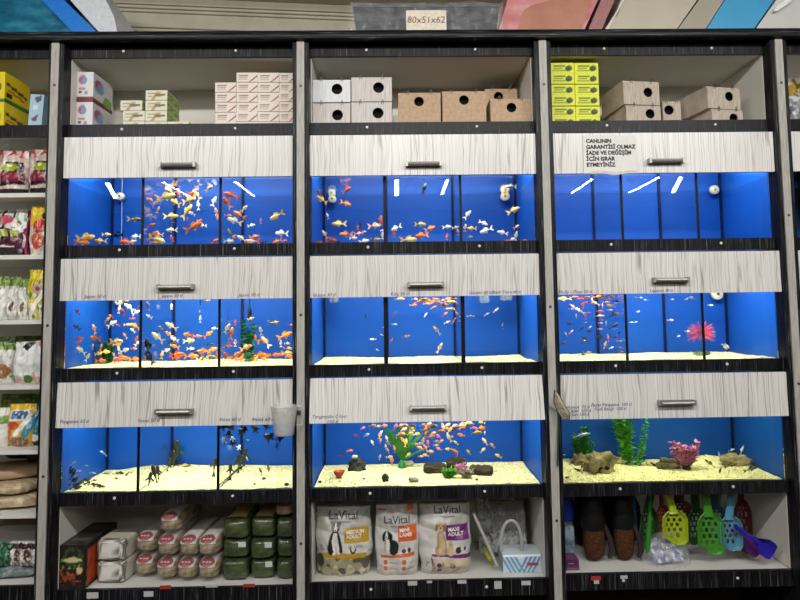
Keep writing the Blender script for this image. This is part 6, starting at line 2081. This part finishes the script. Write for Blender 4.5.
stone('hollow_driftwood', 'brown hollow driftwood skull lying at the net-side end of the rock tank', 'driftwood', 599, 470, .20, 28, 21, ROCKG, 2, 3, dep=.6, seed=6, jit=1.0, hole=[(-.10, .30, .14), (.2, .22, .09), (-.30, .2, .07)], rotz=.1, sink=.2)
stone('brown_rock', 'smaller brown rock piled against the hollow driftwood', 'rock', 578, 467, .30, 12, 12, ROCKG, 2, 3, seed=16, jit=.9, sink=.2)
stone('pale_stone', 'pale rounded stone on the gravel just before the tall bright plant', 'stone', 619, 462, .33, 9, 7, ROCKP, 2, 3, seed=2)
stone('pale_stone', 'pale smooth stone on the gravel between tall plant and grey rock', 'stone', 650.5, 463, .30, 9, 6, ROCKP, 2, 3, seed=3, jit=.1)
stone('grey_rock', 'grey green rock beside the pink leaved plant', 'rock', 668, 469.5, .24, 19, 12, m_noise2('mossy_grey_rock', [(.3, '#3d4030'), (.5, '#6f6e50'), (.75, '#98946c')], 24, .85, (1, 1, 1), .8), 2, 3, seed=10, jit=.8, sink=.2)
stone('slate_rock', 'wide flat brown rock at the wall end of the rock tank', 'rock', 734, 466, .26, 26, 12, m_noise2('sandy_flat_rock', [(.3, '#6d6442'), (.5, '#a3986a'), (.75, '#c9be8c')], 24, .85, (1, 1, 1), .8), 2, 3, dep=.45, seed=11, jit=.8, sink=.25)
for i, (px, pyb, Y) in enumerate(((415, 0, 0),)):
    pass
for i, (zx, zy, w, lab) in enumerate(((415, 475, 3.4, 'largest of the dark specks on the gravel of the jug-side section'), (340, 504, 2.4, 'small dark speck nearer the divider, jug-side section gravel'), (595, 525, 4, 'dark pebble by the cabinet side, jug-side section gravel'))):
    px, py = 212 + zx / 8, 420 + zy / 8
    stone('pebble', lab.replace('nearer', 'close to'), 'pebble', px, py, {0: .17, 1: .1, 2: .06}[i], w, w * .7, ROCKD, 2, 1, seed=i + 20)
a, b = P(219, 488, .08), P(239, 470, .33)
a.z, b.z = gh(2, 1, a.x, .08) + .004, gh(2, 1, b.x, .33) + .006
t = thing('twig', 'thin dark twig lying across the gravel of the jug-side section', 'twig', (a + b) / 2)
obj('twig_stem', MB().tube([a, a.lerp(b, .35) + Vector((.004, 0, .002)), a.lerp(b, .7), b], [.0022, .003, .0028, .004], 6), BARK, t)

# fittings: round filter discs, air line, heater, little filter boxes
CREAM = mt('cream_plastic', '#d3cfae', .4)
def disc(label, px, py, Y, rpx, r, k, two=False):
    p = P(px, py, Y)
    R = rpx / ppm(Y)
    t = thing('filter_disc', label, 'aquarium filter', (p.x, Y, p.z))
    M = Matrix.Translation((0, 0, 0)) @ Matrix.Rotation(PI / 2, 4, 'X')
    m = MB().lathe([(0, -.01), (R, -.01), (R, .008), (R * .8, .011), (R * .45, .012), (0, .012)], 24, M)
    obj('disc_body', m, CREAM, t, local=True)
    obj('centre_cap', MB().lathe([(0, .0125), (R * .26, .0125), (R * .2, .014), (0, .0145)], 16, M), mt('dark_filter_cap', '#3b3c30', .5), t, local=True)
    return t
disc('cream disc with dark centre on the back glass, shelf-side section, top goldfish tank', 120.5, 196.5, .405, 3.9, 0, 1)
disc('upper of two joined cream filter discs, jug-side section of centre top tank', 331.8, 193, .405, 3.9, 0, 2)
disc('lower of two joined cream filter discs, jug-side section of centre top tank', 332.3, 199, .395, 3.9, 0, 2)
disc('upper cream filter disc behind an orange fish, net-side section of centre top tank', 505, 190, .405, 4.6, 0, 2)
disc('lower cream filter disc, net-side section of centre top tank', 505, 196.5, .395, 4.6, 0, 2)
disc('cream filter disc in the wall-end section of the empty tank', 714, 190, .405, 4.6, 0, 3)
disc('cream filter disc at the flap edge, shelf-side section of the crowded goldfish tank', 119, 301.5, .40, 3.6, 1, 1)
disc('cream filter disc half hidden by the flap, wall-end section, pink coral plant tank', 717, 294, .40, 5.6, 1, 3)
p, q = P(122, 176, .415), P(121.5, 244, .415)
t = thing('air_tube', 'thin clear air tube running down the back glass, shelf-side section', 'air tube', (p.x, .415, 1.69))
obj('tube', MB().tube([(p.x, .415, 2.05), p, P(121.8, 210, .417), (q.x, .415, 1.69)], .0022, 6), mt('pale_clear_tube', '#8fb0d8', .3), t)
p = P(249.5, 313, .36)
t = thing('aquarium_heater', 'black heater hanging on its cable above the blue green plant', 'heater', (p.x, .36, p.z - .03))
obj('heater_body', MB().lathe([(0, -.036), (.009, -.034), (.010, 0), (.008, .022), (.004, .032), (0, .033)], 14), BLK, t, local=True) if False else obj('heater_body', MB().lathe([(0, -.006), (.009, -.004), (.010, .03), (.008, .052), (.004, .062), (0, .063)], 14), BLK, t, local=True)
obj('cable', MB().tube([(0, 0, .06), (.001, 0, .12), (0, 0, .2)], .0022, 6), BLK, t, local=True)
for px, py, w, kk, lab in ((484, 299.5, 9, 2, 'clear filter box with dark sponge at the flap edge, net-side section, centre middle tank'), (506, 297, 11, 2, 'clear filter box beside the back corner at the flap edge, centre middle tank'), (334, 299, 9, 2, 'small filter box at the flap edge, jug-side section, centre middle tank')):
    Y = .33
    p = P(px, py, Y)
    k_ = 1 / ppm(Y)
    t = thing('filter_box', lab, 'aquarium filter', (p.x, Y, p.z - .012))
    obj('box_body', bevbox(MB(), (-w * k_ / 2, -.02, -.004), (w * k_ / 2, .02, .07), .004), m_film('smoky_clear_plastic' , '#8a9aa8', .35, .2) if 'smk' not in MATS else MATS['smk'], t, local=True)
    obj('sponge', MB().ell((0, 0, .014), (w * k_ * .3, .014, .014), nu=12, nv=8, jit=.3, seed=px), m_noise2('dark_sponge', [(.3, '#1c1d16'), (.7, '#6c6844')], 60, .9), t, local=True)
